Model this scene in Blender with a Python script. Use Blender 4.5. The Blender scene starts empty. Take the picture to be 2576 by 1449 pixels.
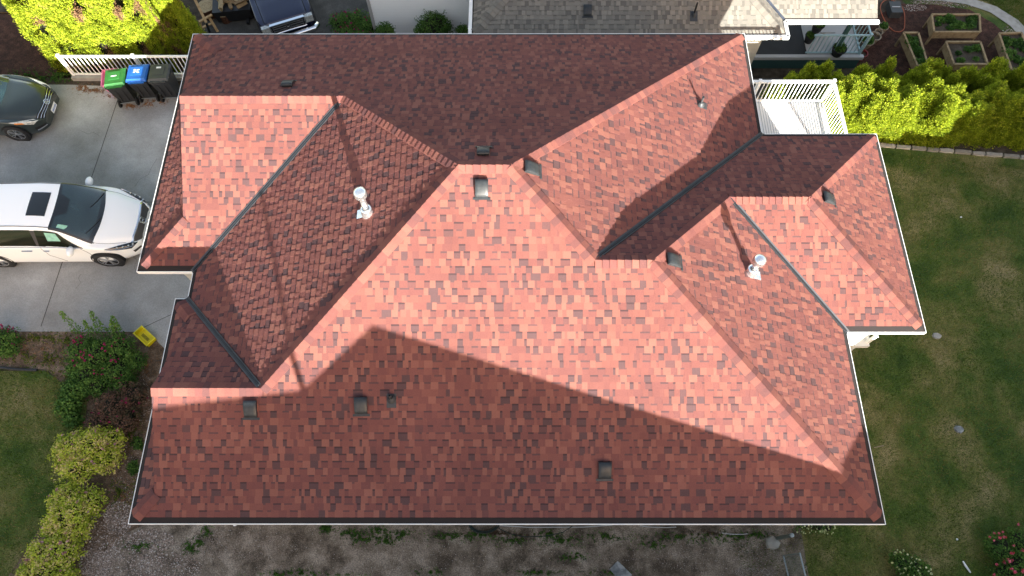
import bpy, math, random
from mathutils import Vector, Matrix, noise as mnoise
R_ = math.radians
random.seed(7)
scene = bpy.context.scene
COL = scene.collection

# ------------------------------------------------------------------ camera
CAM_T, CAM_YAW, CAM_ROLL, CAM_F, CAM_H = 23.57036, 0.256337, -0.239424, 1759.315, 17.56
def cam_axes():
    t, y, r = R_(CAM_T), R_(CAM_YAW), R_(CAM_ROLL)
    M = Matrix.Rotation(y, 3, 'Z')
    F = M @ Vector((0, math.sin(t), -math.cos(t))); U = M @ Vector((0, math.cos(t), math.sin(t))); X = M @ Vector((1, 0, 0))
    return F, U*math.cos(r) - X*math.sin(r), X*math.cos(r) + U*math.sin(r)
CF, CU, CX = cam_axes()
cd = bpy.data.cameras.new('camera'); cam = bpy.data.objects.new('camera', cd); COL.objects.link(cam)
cam.matrix_world = Matrix(((CX.x, CU.x, -CF.x, 0), (CX.y, CU.y, -CF.y, 0), (CX.z, CU.z, -CF.z, CAM_H), (0, 0, 0, 1)))
cd.sensor_width = 36; cd.sensor_fit = 'HORIZONTAL'; cd.lens = CAM_F/2576*36; cd.clip_start = .1; cd.clip_end = 1500
scene.camera = cam

# ------------------------------------------------------------------ light
SUN_AZ, SUN_EL = 161.0, 14.5          # azimuth clockwise from +Y, elevation
w = bpy.data.worlds.new('World'); scene.world = w; w.use_nodes = True
nt = w.node_tree; nt.nodes.clear()
sky = nt.nodes.new('ShaderNodeTexSky'); sky.sky_type = 'NISHITA'; sky.sun_disc = False
sky.sun_elevation = R_(SUN_EL); sky.sun_rotation = R_(SUN_AZ); sky.air_density = 1.0; sky.dust_density = 2.2; sky.ozone_density = 1.0
bg = nt.nodes.new('ShaderNodeBackground'); bg.inputs[1].default_value = 0.115
wo = nt.nodes.new('ShaderNodeOutputWorld'); tint = nt.nodes.new('ShaderNodeVectorMath'); tint.operation = 'MULTIPLY'; tint.inputs[1].default_value = (1.13, .935, .785)   # the camera's white balance for open shade
nt.links.new(sky.outputs[0], tint.inputs[0]); nt.links.new(tint.outputs[0], bg.inputs[0]); nt.links.new(bg.outputs[0], wo.inputs[0])
sl = bpy.data.lights.new('sun', 'SUN'); sl.energy = 5.0; sl.angle = R_(0.35); sl.color = (1, 1, .93)
so = bpy.data.objects.new('sun', sl); COL.objects.link(so)
a, e = R_(SUN_AZ), R_(SUN_EL)
SD = Vector((math.sin(a)*math.cos(e), math.cos(a)*math.cos(e), math.sin(e)))   # towards the sun
so.rotation_euler = SD.to_track_quat('Z', 'Y').to_euler(); so.location = SD*60
scene.view_settings.view_transform = 'Standard'; scene.view_settings.look = 'None'
scene.view_settings.exposure = 2.21; scene.view_settings.gamma = 1

# ------------------------------------------------------------------ helpers
def ray(u, v): return CF + CX*((u-1288)/CAM_F) + CU*((724.5-v)/CAM_F)
def at(u, v, z=0.0):                     # picture point -> point on the level z
    d = ray(u, v); k = (z-CAM_H)/d.z; return Vector((d.x*k, d.y*k, z))
def gz(x, y):                            # lie of the land
    if y > 14.9: return -2.4 if x > -11.6 else (-2.4 if y > 18 else -0.35*min(1, (y-14.9)/3))
    t = min(1, max(0, (x+6)/14.0)); return -1.0*t
def gat(u, v):                           # picture point -> point on the ground
    p = at(u, v, 0)
    for _ in range(12): p = at(u, v, gz(p.x, p.y))
    return p
def link(name, me, parent=None, loc=None):
    o = bpy.data.objects.new(name, me); COL.objects.link(o)
    if parent: o.parent = parent
    if loc is not None: o.location = loc
    return o
def tag(o, label=None, cat=None, group=None, kind=None):
    if label: o['label'] = label
    if cat: o['category'] = cat
    if group: o['group'] = group
    if kind: o['kind'] = kind
    return o
def thing(name, loc, label, cat, group=None, rz=0, kind=None):
    o = link(name, None, loc=loc); o.rotation_euler.z = rz; o.empty_display_size = .2
    return tag(o, label, cat, group, kind)
def copy_tree(o, parent=None):
    c = o.copy(); COL.objects.link(c); c.parent = parent
    for ch in [x for x in o.children]: copy_tree(ch, c)
    return c

class MB:
    def __init__(s): s.v, s.f, s.m, s.t, s.mats = [], [], [], [], []
    def face(s, pts, mat, tone=.5):
        if mat not in s.mats: s.mats.append(mat)
        n = len(s.v); s.v.extend(pts); s.f.append(tuple(range(n, n+len(pts)))); s.m.append(s.mats.index(mat)); s.t.append(tone)
    def mesh(s, verts, faces, mat, tone=.5):
        if mat not in s.mats: s.mats.append(mat)
        n = len(s.v); s.v.extend(verts); i = s.mats.index(mat)
        for f in faces: s.f.append(tuple(k+n for k in f)); s.m.append(i); s.t.append(tone)
    def box(s, c, d, mat, M=None, tone=.5, taper=1.0):
        x, y, z = d[0]/2, d[1]/2, d[2]/2
        V = [Vector((sx*x*(taper if sz > 0 else 1), sy*y*(taper if sz > 0 else 1), sz*z)) for sz in (-1, 1) for sy in (-1, 1) for sx in (-1, 1)]
        c = Vector(c); V = [(M @ (p+c)) if M is not None else p+c for p in V]
        s.mesh(V, [(0, 2, 3, 1), (4, 5, 7, 6), (0, 1, 5, 4), (2, 6, 7, 3), (0, 4, 6, 2), (1, 3, 7, 5)], mat, tone)
    def bar(s, a, b, wd, ht, mat, tone=.5):       # box beam from a to b
        a, b = Vector(a), Vector(b); d = (b-a); L = d.length; d.normalize()
        up = Vector((0, 0, 1)) if abs(d.z) < .95 else Vector((0, 1, 0))
        x = d.cross(up).normalized(); y = x.cross(d)
        V = [q + x*sx*wd/2 + y*sy*ht/2 for q in (a, b) for sx, sy in ((-1, -1), (1, -1), (1, 1), (-1, 1))]
        s.mesh(V, [(3, 2, 1, 0), (4, 5, 6, 7), (0, 1, 5, 4), (1, 2, 6, 5), (2, 3, 7, 6), (3, 0, 4, 7)], mat, tone)
    def tube(s, pts, r, mat, n=8, tone=.5, closed=False, caps=True):
        pts = [Vector(p) for p in pts]; V = []; F = []; N = len(pts)
        rr = r if isinstance(r, (list, tuple)) else [r]*N
        prev = None
        for i, p in enumerate(pts):
            if closed: d = pts[(i+1) % N]-pts[i-1]
            else: d = pts[min(i+1, N-1)]-pts[max(i-1, 0)]
            d.normalize()
            if prev is None:
                ref = Vector((0, 0, 1)) if abs(d.z) < .9 else Vector((0, 1, 0)); x = d.cross(ref).normalized()
            else: x = (prev - d*prev.dot(d)).normalized()
            prev = x; y = d.cross(x)
            V += [p + (x*math.cos(2*math.pi*k/n)+y*math.sin(2*math.pi*k/n))*rr[i] for k in range(n)]
        for i in range(N if closed else N-1):
            for k in range(n):
                j = (i+1) % N
                F.append((i*n+k, i*n+(k+1) % n, j*n+(k+1) % n, j*n+k))
        if caps and not closed: F += [tuple(range(n))[::-1], tuple((N-1)*n+k for k in range(n))]
        s.mesh(V, F, mat, tone)
    def lathe(s, prof, mat, n=16, c=(0, 0, 0), M=None, tone=.5):   # profile of (r,z)
        V = []; F = []; c = Vector(c)
        for r, z in prof: V += [Vector((r*math.cos(2*math.pi*k/n), r*math.sin(2*math.pi*k/n), z))+c for k in range(n)]
        if M is not None: V = [M @ p for p in V]
        for i in range(len(prof)-1):
            for k in range(n): F.append((i*n+k, i*n+(k+1) % n, (i+1)*n+(k+1) % n, (i+1)*n+k))
        s.mesh(V, F, mat, tone)
    def build(s, name, parent=None, loc=None, smooth=False, tone=True):
        me = bpy.data.meshes.new(name); me.from_pydata([tuple(p) for p in s.v], [], s.f)
        for m in s.mats: me.materials.append(m)
        me.polygons.foreach_set('material_index', s.m)
        if tone:
            at_ = me.attributes.new('tone', 'FLOAT', 'FACE'); at_.data.foreach_set('value', s.t)
        if smooth: me.polygons.foreach_set('use_smooth', [True]*len(s.f))
        me.update(); return link(name, me, parent, loc)

def clip_poly(poly, quad):                # clip any polygon by a convex ccw one (2-D)
    out = poly
    for i in range(len(quad)):
        ax, ay = quad[i]; bx, by = quad[(i+1) % len(quad)]; inp, out = out, []
        if not inp: return []
        def side(p): return (bx-ax)*(p[1]-ay)-(by-ay)*(p[0]-ax)
        for k in range(len(inp)):
            p, q = inp[k-1], inp[k]; sp, sq = side(p), side(q)
            if (sp >= 0) != (sq >= 0):
                t = sp/(sp-sq); out.append((p[0]+(q[0]-p[0])*t, p[1]+(q[1]-p[1])*t))
            if sq >= 0: out.append(q)
    return out
def area(p): return sum(p[i-1][0]*p[i][1]-p[i][0]*p[i-1][1] for i in range(len(p)))/2

# ------------------------------------------------------------------ materials
def mat(name, col=(.5, .5, .5), rough=.7, metal=0, spec=.4, coat=0, cols=None, attr=False, nscale=8, namt=0, bump=0, bscale=60, trans=0, alpha=None, detail=4, fine=0, fscale=200, emit=None):
    m = bpy.data.materials.new(name); m.use_nodes = True; N = m.node_tree.nodes; L = m.node_tree.links
    b = N['Principled BSDF']; b.inputs['Roughness'].default_value = rough; b.inputs['Metallic'].default_value = metal
    b.inputs['Specular IOR Level'].default_value = spec; b.inputs['Coat Weight'].default_value = coat; b.inputs['Coat Roughness'].default_value = .04
    tc = N.new('ShaderNodeTexCoord'); src = None
    if cols:
        rp = N.new('ShaderNodeValToRGB'); el = rp.color_ramp.elements
        while len(el) > 1: el.remove(el[-1])
        el[0].position = cols[0][0]; el[0].color = (*cols[0][1], 1)
        for p, c in cols[1:]: q = el.new(p); q.color = (*c, 1)
        if attr:
            an = N.new('ShaderNodeAttribute'); an.attribute_name = 'tone'; fac = an.outputs['Fac']
        else:
            nn = N.new('ShaderNodeTexNoise'); nn.inputs['Scale'].default_value = nscale; nn.inputs['Detail'].default_value = detail; nn.inputs['Roughness'].default_value = .6
            L.new(tc.outputs['Object'], nn.inputs['Vector']); fac = nn.outputs['Fac']
        L.new(fac, rp.inputs[0]); src = rp.outputs[0]
    else:
        rgb = N.new('ShaderNodeRGB'); rgb.outputs[0].default_value = (*col, 1); src = rgb.outputs[0]
    def mult(src, scale, amt, det=3):
        n2 = N.new('ShaderNodeTexNoise'); n2.inputs['Scale'].default_value = scale; n2.inputs['Detail'].default_value = det
        L.new(tc.outputs['Object'], n2.inputs['Vector'])
        mr = N.new('ShaderNodeMapRange'); mr.inputs[1].default_value = .25; mr.inputs[2].default_value = .75; mr.inputs[3].default_value = 1-amt; mr.inputs[4].default_value = 1+amt
        L.new(n2.outputs['Fac'], mr.inputs[0])
        vm = N.new('ShaderNodeVectorMath'); vm.operation = 'SCALE'; L.new(src, vm.inputs[0]); L.new(mr.outputs[0], vm.inputs['Scale']); return vm.outputs[0]
    if namt: src = mult(src, nscale, namt)
    if fine: src = mult(src, fscale, fine, 2)
    L.new(src, b.inputs['Base Color'])
    if bump:
        n3 = N.new('ShaderNodeTexNoise'); n3.inputs['Scale'].default_value = bscale; n3.inputs['Detail'].default_value = 4; L.new(tc.outputs['Object'], n3.inputs['Vector'])
        bp = N.new('ShaderNodeBump'); bp.inputs['Strength'].default_value = min(1, bump); bp.inputs['Distance'].default_value = .02; L.new(n3.outputs['Fac'], bp.inputs['Height']); L.new(bp.outputs[0], b.inputs['Normal'])
    if trans:
        tr = N.new('ShaderNodeBsdfTranslucent'); L.new(src, tr.inputs[0]); mx = N.new('ShaderNodeMixShader'); mx.inputs[0].default_value = trans
        L.new(b.outputs[0], mx.inputs[1]); L.new(tr.outputs[0], mx.inputs[2]); L.new(mx.outputs[0], N['Material Output'].inputs[0])
    return m
M = {}
M['shingle'] = mat('red_shingle', cols=[(0, (.046, .027, .029)), (.10, (.086, .049, .050)), (.25, (.112, .052, .050)), (.5, (.150, .058, .052)), (.75, (.184, .071, .058)), (1, (.222, .092, .071))], attr=True, rough=.95, spec=.15, namt=.10, nscale=.7, fine=.30, fscale=170, bump=.35, bscale=260)
M['nshingle'] = mat('taupe_shingle', cols=[(0, (.120, .109, .096)), (.5, (.172, .157, .136)), (1, (.238, .213, .178))], attr=True, rough=.95, spec=.15, fine=.25, fscale=160, bump=.3, bscale=250)
M['guard'] = mat('dark_gutter_guard', (.062, .072, .096), rough=.45, metal=.3, namt=.3, nscale=5)
M['white'] = mat('white_painted_metal', (.86, .86, .84), rough=.4, namt=.05, nscale=4)
M['soffit'] = mat('soffit', (.6, .58, .54), rough=.7, namt=.05)
M['siding'] = mat('cream_siding', (.62, .58, .50), rough=.7, namt=.06, bump=.1)
M['valley'] = mat('valley_metal', (.055, .058, .065), rough=.5, metal=.2, namt=.25, nscale=4)
M['valley_dark'] = mat('valley_rib', (.03, .034, .04), rough=.5, metal=.4)
M['vent'] = mat('vent_plastic', (.024, .028, .031), rough=.42, namt=.35, nscale=14, bump=.1)
M['black'] = mat('black_void', (.008, .008, .009), rough=.8)
M['galv'] = mat('galvanised_metal', (.78, .80, .82), rough=.22, metal=.9, namt=.22, nscale=9, bump=.15, bscale=18)
M['pipe'] = mat('plastic_pipe', (.035, .038, .042), rough=.5)
M['rubber'] = mat('tyre_rubber', (.018, .018, .019), rough=.85, bump=.2)
M['rim'] = mat('alloy_rim', (.45, .46, .48), rough=.3, metal=.8)
M['chrome'] = mat('chrome', (.8, .82, .85), rough=.12, metal=1)
M['glass'] = mat('car_glass', (.014, .03, .033), rough=.05, spec=.8, coat=.6, namt=.4, nscale=3)
M['dglass'] = mat('tinted_glass', (.008, .009, .008), rough=.06, spec=.7, coat=.4)
M['vanpaint'] = mat('white_car_paint', (.90, .93, .94), rough=.28, coat=.7, spec=.5)
M['sedpaint'] = mat('grey_car_paint', (.028, .038, .036), rough=.28, metal=.35, coat=.9, namt=.1, nscale=2)
M['trupaint'] = mat('navy_car_paint', (.010, .014, .045), rough=.25, metal=.3, coat=.9)
M['lamp'] = mat('lamp_lens', (.42, .44, .42), rough=.12, coat=.6, spec=.7, namt=.5, nscale=22)
M['amber'] = mat('amber_lens', (.6, .22, .06), rough=.2)
M['mint'] = mat('mint_cloth', (.26, .52, .42), rough=.9, namt=.2, nscale=12)
M['seam'] = mat('panel_gap', (.05, .05, .05), rough=.8)
M['concrete'] = mat('driveway_concrete', cols=[(.30, (.20, .195, .18)), (.44, (.27, .266, .25)), (.56, (.325, .322, .31)), (.68, (.41, .408, .40))], nscale=.5, detail=6, rough=.85, namt=.09, fine=.16, fscale=40, bump=.12, bscale=90)
M['joint'] = mat('expansion_joint', (.07, .065, .06), rough=.95)
M['kerb'] = mat('concrete_kerb', (.33, .32, .29), rough=.9, namt=.2, nscale=5, bump=.3)
M['soil'] = mat('soil', cols=[(.3, (.035, .026, .018)), (.55, (.075, .058, .04)), (.75, (.14, .11, .08))], nscale=3.5, detail=8, rough=1, fine=.5, fscale=45, bump=.8, bscale=50)
M['lawn'] = mat('lawn_turf', cols=[(.36, (.035, .070, .010)), (.45, (.065, .100, .016)), (.55, (.125, .128, .035)), (.68, (.23, .19, .085))], nscale=.8, detail=9, rough=1, fine=.6, fscale=38, bump=.9, bscale=60)
M['gravel'] = mat('gravel_strip', cols=[(.36, (.085, .066, .048)), (.5, (.20, .160, .122)), (.64, (.33, .275, .22))], nscale=2.2, detail=8, rough=1, fine=.6, fscale=42, bump=.9, bscale=70)
M['mulch'] = mat('bark_mulch', cols=[(.3, (.022, .009, .006)), (.5, (.055, .022, .014)), (.75, (.11, .05, .032))], nscale=5, detail=8, rough=1, fine=.6, fscale=40, bump=1, bscale=45)
M['litterbed'] = mat('leaf_litter_bed', cols=[(.3, (.06, .04, .024)), (.5, (.14, .095, .062)), (.72, (.27, .20, .145))], nscale=4, detail=9, rough=1, fine=.6, fscale=50, bump=1, bscale=45)
M['asphalt'] = mat('asphalt', cols=[(.3, (.060, .058, .053)), (.5, (.085, .082, .075)), (.7, (.13, .125, .115))], nscale=1.6, detail=8, rough=.95, fine=.35, fscale=50, bump=.4, bscale=90)
M['patio'] = mat('patio_concrete', (.10, .093, .08), rough=.95, namt=.25, nscale=2, fine=.35, fscale=50)
M['stone'] = mat('edging_stone', cols=[(0, (.22, .20, .17)), (1, (.42, .40, .36))], attr=True, rough=.95, namt=.2, nscale=9, bump=.5)
M['pebble'] = mat('pebbles', cols=[(0, (.10, .09, .08)), (.4, (.27, .20, .16)), (.7, (.37, .29, .24)), (1, (.58, .55, .52))], attr=True, rough=.9)
M['slate'] = mat('slate_slab', cols=[(.35, (.10, .115, .125)), (.5, (.20, .215, .225)), (.62, (.34, .355, .36))], nscale=6, detail=8, rough=.7, bump=.5, bscale=20)
M['timber'] = mat('new_timber', cols=[(.3, (.38, .22, .09)), (.6, (.58, .38, .18))], nscale=7, rough=.75, fine=.1, fscale=60)
M['oldwood'] = mat('planter_timber', cols=[(.3, (.20, .135, .07)), (.6, (.33, .24, .13))], nscale=6, rough=.85, fine=.2, fscale=60)
M['log'] = mat('log_wood', cols=[(0, (.12, .07, .035)), (.5, (.32, .22, .11)), (1, (.48, .38, .22))], attr=True, rough=.9, namt=.25, nscale=14)
M['rust'] = mat('bark_brown', (.10, .045, .025), rough=1, namt=.4, nscale=12)
M['grass'] = mat('grass_blades', cols=[(0, (.04, .08, .010)), (.45, (.09, .15, .016)), (.75, (.17, .165, .038)), (1, (.30, .235, .11))], attr=True, rough=.9, spec=.1, trans=.3)
M['cedar'] = mat('cedar_leaf', cols=[(0, (.06, .10, .010)), (.5, (.27, .34, .022)), (.85, (.50, .56, .035)), (1, (.48, .38, .12))], attr=True, rough=.75, spec=.2, trans=.42)
M['brownleaf'] = mat('dead_cedar_leaf', cols=[(0, (.09, .045, .02)), (1, (.30, .17, .09))], attr=True, rough=.9, trans=.2)
M['leaf'] = mat('shrub_leaf', cols=[(0, (.03, .075, .015)), (.5, (.065, .15, .025)), (1, (.14, .25, .045))], attr=True, rough=.7, spec=.25, trans=.3)
M['gold'] = mat('golden_leaf', cols=[(0, (.07, .13, .015)), (.35, (.25, .34, .03)), (.8, (.56, .62, .06)), (1, (.64, .50, .22))], attr=True, rough=.75, trans=.3)
M['redleaf'] = mat('red_leaf', cols=[(0, (.04, .06, .02)), (.5, (.10, .06, .035)), (1, (.17, .08, .055))], attr=True, rough=.8, trans=.2)
M['dryleaf'] = mat('fallen_leaf', cols=[(0, (.10, .045, .02)), (.6, (.24, .12, .05)), (1, (.38, .22, .11))], attr=True, rough=.9)
M['magenta'] = mat('magenta_petal', cols=[(0, (.12, .006, .03)), (1, (.38, .02, .12))], attr=True, rough=.7, trans=.2)
M['pink'] = mat('pink_petal', cols=[(0, (.55, .03, .06)), (1, (.85, .22, .32))], attr=True, rough=.7, trans=.2)
M['dusty'] = mat('dusty_pink_petal', cols=[(0, (.30, .14, .12)), (1, (.52, .30, .30))], attr=True, rough=.8)
M['cream'] = mat('cream_petal', cols=[(0, (.55, .58, .25)), (1, (.85, .88, .62))], attr=True, rough=.7, trans=.2)
M['stem'] = mat('plant_stem', (.06, .05, .03), rough=.9)
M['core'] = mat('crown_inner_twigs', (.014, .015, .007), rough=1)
M['binblack'] = mat('bin_plastic', (.022, .024, .027), rough=.5, namt=.2, nscale=6)
M['bingreen'] = mat('green_lid', (.03, .17, .04), rough=.45, namt=.15, nscale=6)
M['binblue'] = mat('blue_lid', (.02, .13, .48), rough=.45, namt=.1, nscale=6)
M['bingrey'] = mat('grey_lid', (.055, .06, .062), rough=.5, namt=.15, nscale=6)
M['pinkpl'] = mat('pink_plastic', (.78, .22, .42), rough=.5)
M['yellow'] = mat('yellow_plastic', (.78, .66, .01), rough=.45)
M['print'] = mat('black_print', (.03, .03, .02), rough=.7)
M['sticker'] = mat('white_sticker', (.75, .77, .78), rough=.6)
M['hose'] = mat('dark_hose', (.012, .025, .022), rough=.5)
M['ohose'] = mat('orange_hose', (.42, .11, .05), rough=.5)
M['ndeck'] = mat('dark_deck_board', (.022, .024, .027), rough=.75, namt=.2, nscale=3)
M['teal'] = mat('teal_paint', (.035, .085, .085), rough=.6)
M['blueg'] = mat('pale_blue_paint', (.30, .44, .48), rough=.5)
M['pgrey'] = mat('grey_paint_and_lap_shade', (.42, .42, .42), rough=.7)
M['green'] = mat('green_gate_post', (.09, .11, .10), rough=.6)
M['zinc'] = mat('zinc_tube', (.30, .34, .35), rough=.4, metal=.6)
M['mesh'] = mat('chain_link', (.13, .16, .15), rough=.6, metal=.4)
M['terra'] = mat('terracotta_pot', (.30, .24, .17), rough=.8)
M['potred'] = mat('red_pot', (.25, .04, .035), rough=.6)
M['deckfloor'] = mat('white_deck_vinyl', (.72, .70, .67), rough=.6, namt=.03)
M['dkgreen'] = mat('dark_ivy', (.02, .05, .02), rough=.8)
M['spot'] = mat('bird_dropping', (.7, .7, .68), rough=.8)
M['blind'] = mat('white_lap_siding', (.90, .93, .94), rough=.6)
M['membrane'] = mat('roof_underlay', (.02, .016, .016), rough=1)

# ------------------------------------------------------------------ ground sheets
def sheet(name, poly, m, lift, cell=.5, kind='structure', label=None):
    if area(poly) < 0: poly = poly[::-1]
    mb = MB(); xs = [p[0] for p in poly]; ys = [p[1] for p in poly]
    cx = lambda a: math.floor(a/cell)
    breaks = sorted(set([i*cell for i in range(cx(min(xs)), cx(max(xs))+2)] + [-6, 8, -11.6]))
    ybr = sorted(set([i*cell for i in range(cx(min(ys)), cx(max(ys))+2)] + [14.9]))
    for x0, x1 in zip(breaks, breaks[1:]):
        for y0, y1 in zip(ybr, ybr[1:]):
            if x1-x0 < 1e-6 or y1-y0 < 1e-6: continue
            c = clip_poly(poly, [(x0, y0), (x1, y0), (x1, y1), (x0, y1)])
            if len(c) < 3 or area(c) < 1e-6: continue
            xm, ym = (x0+x1)/2, (y0+y1)/2
            def h(x, y):
                yy = y if (y0 < 14.9) else max(y, 14.9001)
                if x1 > -11.6 and x0 >= -11.6: return gz(max(x, -11.5999), yy)+lift
                return gz(min(x, -11.6001), yy)+lift
            mb.face([Vector((x, y, h(x, y))) for x, y in c], m)
    o = mb.build(name, tone=False); o['kind'] = kind
    if label: o['label'] = label
    return o
def P2(*uv, z=None): return [tuple((gat(u, v) if z is None else at(u, v, z)).xy) for u, v in uv]
# one base sheet out to the horizon, with the step down behind the fence
mb = MB()
BX = [-500, -40, -20, -11.6, -6, -2, 3, 8, 40, 500]; BY = [-500, -60, -20, 0, 5, 10, 14.9, 18, 40, 500]
for x0, x1 in zip(BX, BX[1:]):
    for y0, y1 in zip(BY, BY[1:]):
        h = lambda x, y: (gz(x, min(y, 14.9)) if y1 <= 14.9 else (gz(-10 if x1 <= -11.6 else -5, max(y, 14.9001))))
        mb.face([Vector((x, y, h(x, y))) for x, y in ((x0, y0), (x1, y0), (x1, y1), (x0, y1))], M['soil'])
for x0, x1 in zip(BX, BX[1:]):
    if x0 >= -11.6: mb.face([(x0, 14.9, gz(x0, 14.9)), (x1, 14.9, gz(x1, 14.9)), (x1, 14.9, -2.4), (x0, 14.9, -2.4)], M['soil'])
mb.face([(-11.6, 14.9, 0), (-11.6, 18, -.35), (-11.6, 18, -2.4), (-11.6, 14.9, -2.4)], M['soil'])
mb.face([(-500, 18, -.35), (-11.6, 18, -.35), (-11.6, 18, -2.4), (-500, 18, -2.4)], M['soil'])
g = mb.build('ground', tone=False); g['kind'] = 'structure'

sheet('driveway', [(-30, 6.44), (-9.75, 6.38), (-8.55, 5.35), (-8.25, 4.3), (-7.0, 4.2), (-7.0, 14.55), (-12.4, 14.55), (-13.9, 14.62), (-30, 14.75)], M['concrete'], .012)
sheet('lawn_west', [(-30, -6), (-11.45, -6), (-11.75, .3), (-11.05, 2.0), (-10.75, 3.3), (-10.9, 4.5), (-12.2, 5.3), (-30, 5.35)], M['lawn'], .006)
sheet('planting_bed', [(-30, 5.4), (-12.2, 5.35), (-10.9, 4.5), (-10.75, 3.3), (-11.05, 2.0), (-11.75, .3), (-11.5, -6), (-8.2, -6), (-8.2, 4.3), (-8.55, 5.35), (-9.75, 6.38), (-30, 6.44)], M['litterbed'], .005)
sheet('gravel_yard', [(-9.6, -6), (7.3, -6), (7.2, 1.9), (-7.6, 1.9), (-8.1, 1.9), (-8.4, 1.7), (-9.2, 1.3), (-9.9, .6)], M['gravel'], .010)
sheet('lawn_east', [(7.0, -6), (30, -6), (30, 12.3), (16.04, 12.5), (11.82, 12.95), (9.4, 13.1), (7.0, 12.6), (6.9, 1.9), (7.2, 1.9)], M['lawn'], .006)
sheet('path', [(-8.28, 4.25), (-7.5, 4.3), (-7.5, 1.7), (-8.1, 1.7)], M['patio'], .016)
sheet('mulch_yard', [tuple(at(u, v, -2.4).xy) for u, v in ((2150, 190), (2170, 60), (2262, 10), (2350, 12), (2440, 25), (2500, 60), (2560, 115), (2640, 200), (2500, 260), (2150, 260))], M['mulch'], .012)
sheet('neighbour_driveway', [(-11.5, 15.2), (-5.0, 15.2), (-4.6, 40), (-11.5, 40)], M['asphalt'], .012)
sheet('neighbour_path', [(-4.9, 15.3), (12, 15.3), (12, 16.9), (-4.9, 16.9)], M['patio'], .010)
sheet('lawn_north', [(18, 14.95), (60, 14.95), (60, 60), (12, 60), (14.5, 21)], M['lawn'], .004, cell=2)
sheet('mulch_bank', [(-30, 14.95), (-14.5, 14.95), (-14.5, 17.9), (-30, 17.9)], M['mulch'], .008)
# curved stone edging path at the far corner
arc = [(2262, 0), (2310, 2), (2370, 3), (2430, 12), (2490, 32), (2540, 66), (2580, 110), (2620, 165)]
arc2 = [(2268, -16), (2315, -14), (2378, -12), (2442, -3), (2506, 18), (2560, 52), (2604, 98), (2650, 160)]
sheet('stone_path', [tuple(at(u, v, -2.4).xy) for u, v in arc+arc2[::-1]], M['kerb'], .03)
# driveway joints are cut grooves: thin dark strips
mb = MB()
def groove(pts, wd=.022):
    P = [Vector((*p.xy, .0165)) for p in (gat(*q) for q in pts)]
    for a_, b_ in zip(P, P[1:]):
        d = (b_-a_).normalized(); n = Vector((-d.y, d.x, 0))*wd/2
        mb.face([a_-n, b_-n, b_+n, a_+n], M['joint'])
groove([(299, 245), (252, 386), (157, 662), (104, 822)]); groove([(431, 792), (390, 811), (323, 843)], .016); groove([(365, 509), (395, 509)], .014); groove([(391, 908), (420, 908)], .014)
for pts in ([(205, 690), (198, 700), (204, 712), (190, 728)], [(330, 640), (345, 655), (338, 672), (346, 690)], [(205, 330), (222, 338), (236, 334), (250, 342)], [(395, 400), (380, 425), (374, 440), (352, 452), (340, 470)]): groove(pts, .006)
o = mb.build('driveway_joint', tone=False); tag(o, kind='structure')

# ------------------------------------------------------------------ the red-roofed house
ZE, PM = 2.9, .5
xG, xW, xSW, xE1, xE2, xE3 = -8.716, -7.410, -7.690, 6.292, 7.422, 9.186
yN, yG, yT, yS, yN2, yS2 = 13.942, 6.799, 6.136, 1.254, 10.649, 5.312
dG, dT, dN, d2, dM = (yN-yG)/2, (yT-yS)/2, (yN2-yS)/2, (yN2-yS2)/2, (yN-yS)/2
def zr(d): return ZE+PM*d
RL = (xW+dM, yN-dM); RR = (xE1-dM, yN-dM); GJ = (xW+dG, yN-dG); GP = (-7.6, yN-dG)
TJ = (xW+dT, yT-dT); TP = (-7.14, yT-dT); AJ = (xE1-dN, yN2-dN); BJ = (xE2-dN, yN2-dN); CJ = (xE2-d2, yN2-d2); DJ = (xE3-d2, yN2-d2)
kg = -7.6-xG; kt = -7.14-xSW
PL = {   # name: (axis up-slope, eave coordinate, polygon)
 'N1': ((0, -1), yN, [(xG, yN), (GP[0], yN-kg), GP, GJ, RL, RR, (xE1, yN)]),
 'S3': ((0, 1), yG, [(xG, yG), (xW, yG), GJ, GP, (GP[0], yG+kg)]),
 'W1': ((1, 0), xW, [(xW, yG), (xW, yT), TJ, RL, GJ]),
 'N3': ((0, -1), yT, [(xSW, yT), (TP[0], yT-kt), TP, TJ, (xW, yT)]),
 'S1': ((0, 1), yS, [(xSW, yS), (xE2, yS), BJ, AJ, RR, RL, TJ, TP, (TP[0], yS+kt)]),
 'E1': ((-1, 0), xE1, [(xE1, yN), RR, AJ, (xE1, yN2)]),
 'N2': ((0, -1), yN2, [(xE1, yN2), AJ, BJ, CJ, DJ, (xE3, yN2)]),
 'E2': ((-1, 0), xE2, [(xE2, yS), (xE2, yS2), CJ, BJ]),
 'S2': ((0, 1), yS2, [(xE2, yS2), (xE3, yS2), DJ, CJ]),
 'E3': ((-1, 0), xE3, [(xE3, yS2), (xE3, yN2), DJ]),
 'WG': ((1, 0), xG, [(xG, yN), (xG, yG), (xG+kg+.3, yG+kg+.3), (xG+kg+.3, yN-kg-.3)]),
 'WT': ((1, 0), xSW, [(xSW, yT), (xSW, yS), (xSW+kt+.25, yS+kt+.25), (xSW+kt+.25, yT-kt-.25)]),
}
rng = random.Random(11)
def plane_frame(up, ev, ze=ZE, pm=PM):
    b = Vector((up[0], up[1], 0)); s = Vector((-up[1], up[0], 0)) ; s = Vector((up[1], -up[0], 0))
    n = Vector((-pm*up[0], -pm*up[1], 1)).normalized()
    def pt(sv, t, h=0): # sv along eave, t plan distance from eave
        base = (Vector((ev, 0, 0)) if up[0] else Vector((0, ev, 0)))
        return base + s*sv + b*t + Vector((0, 0, ze+pm*t)) + n*h
    return s, b, n, pt
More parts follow.
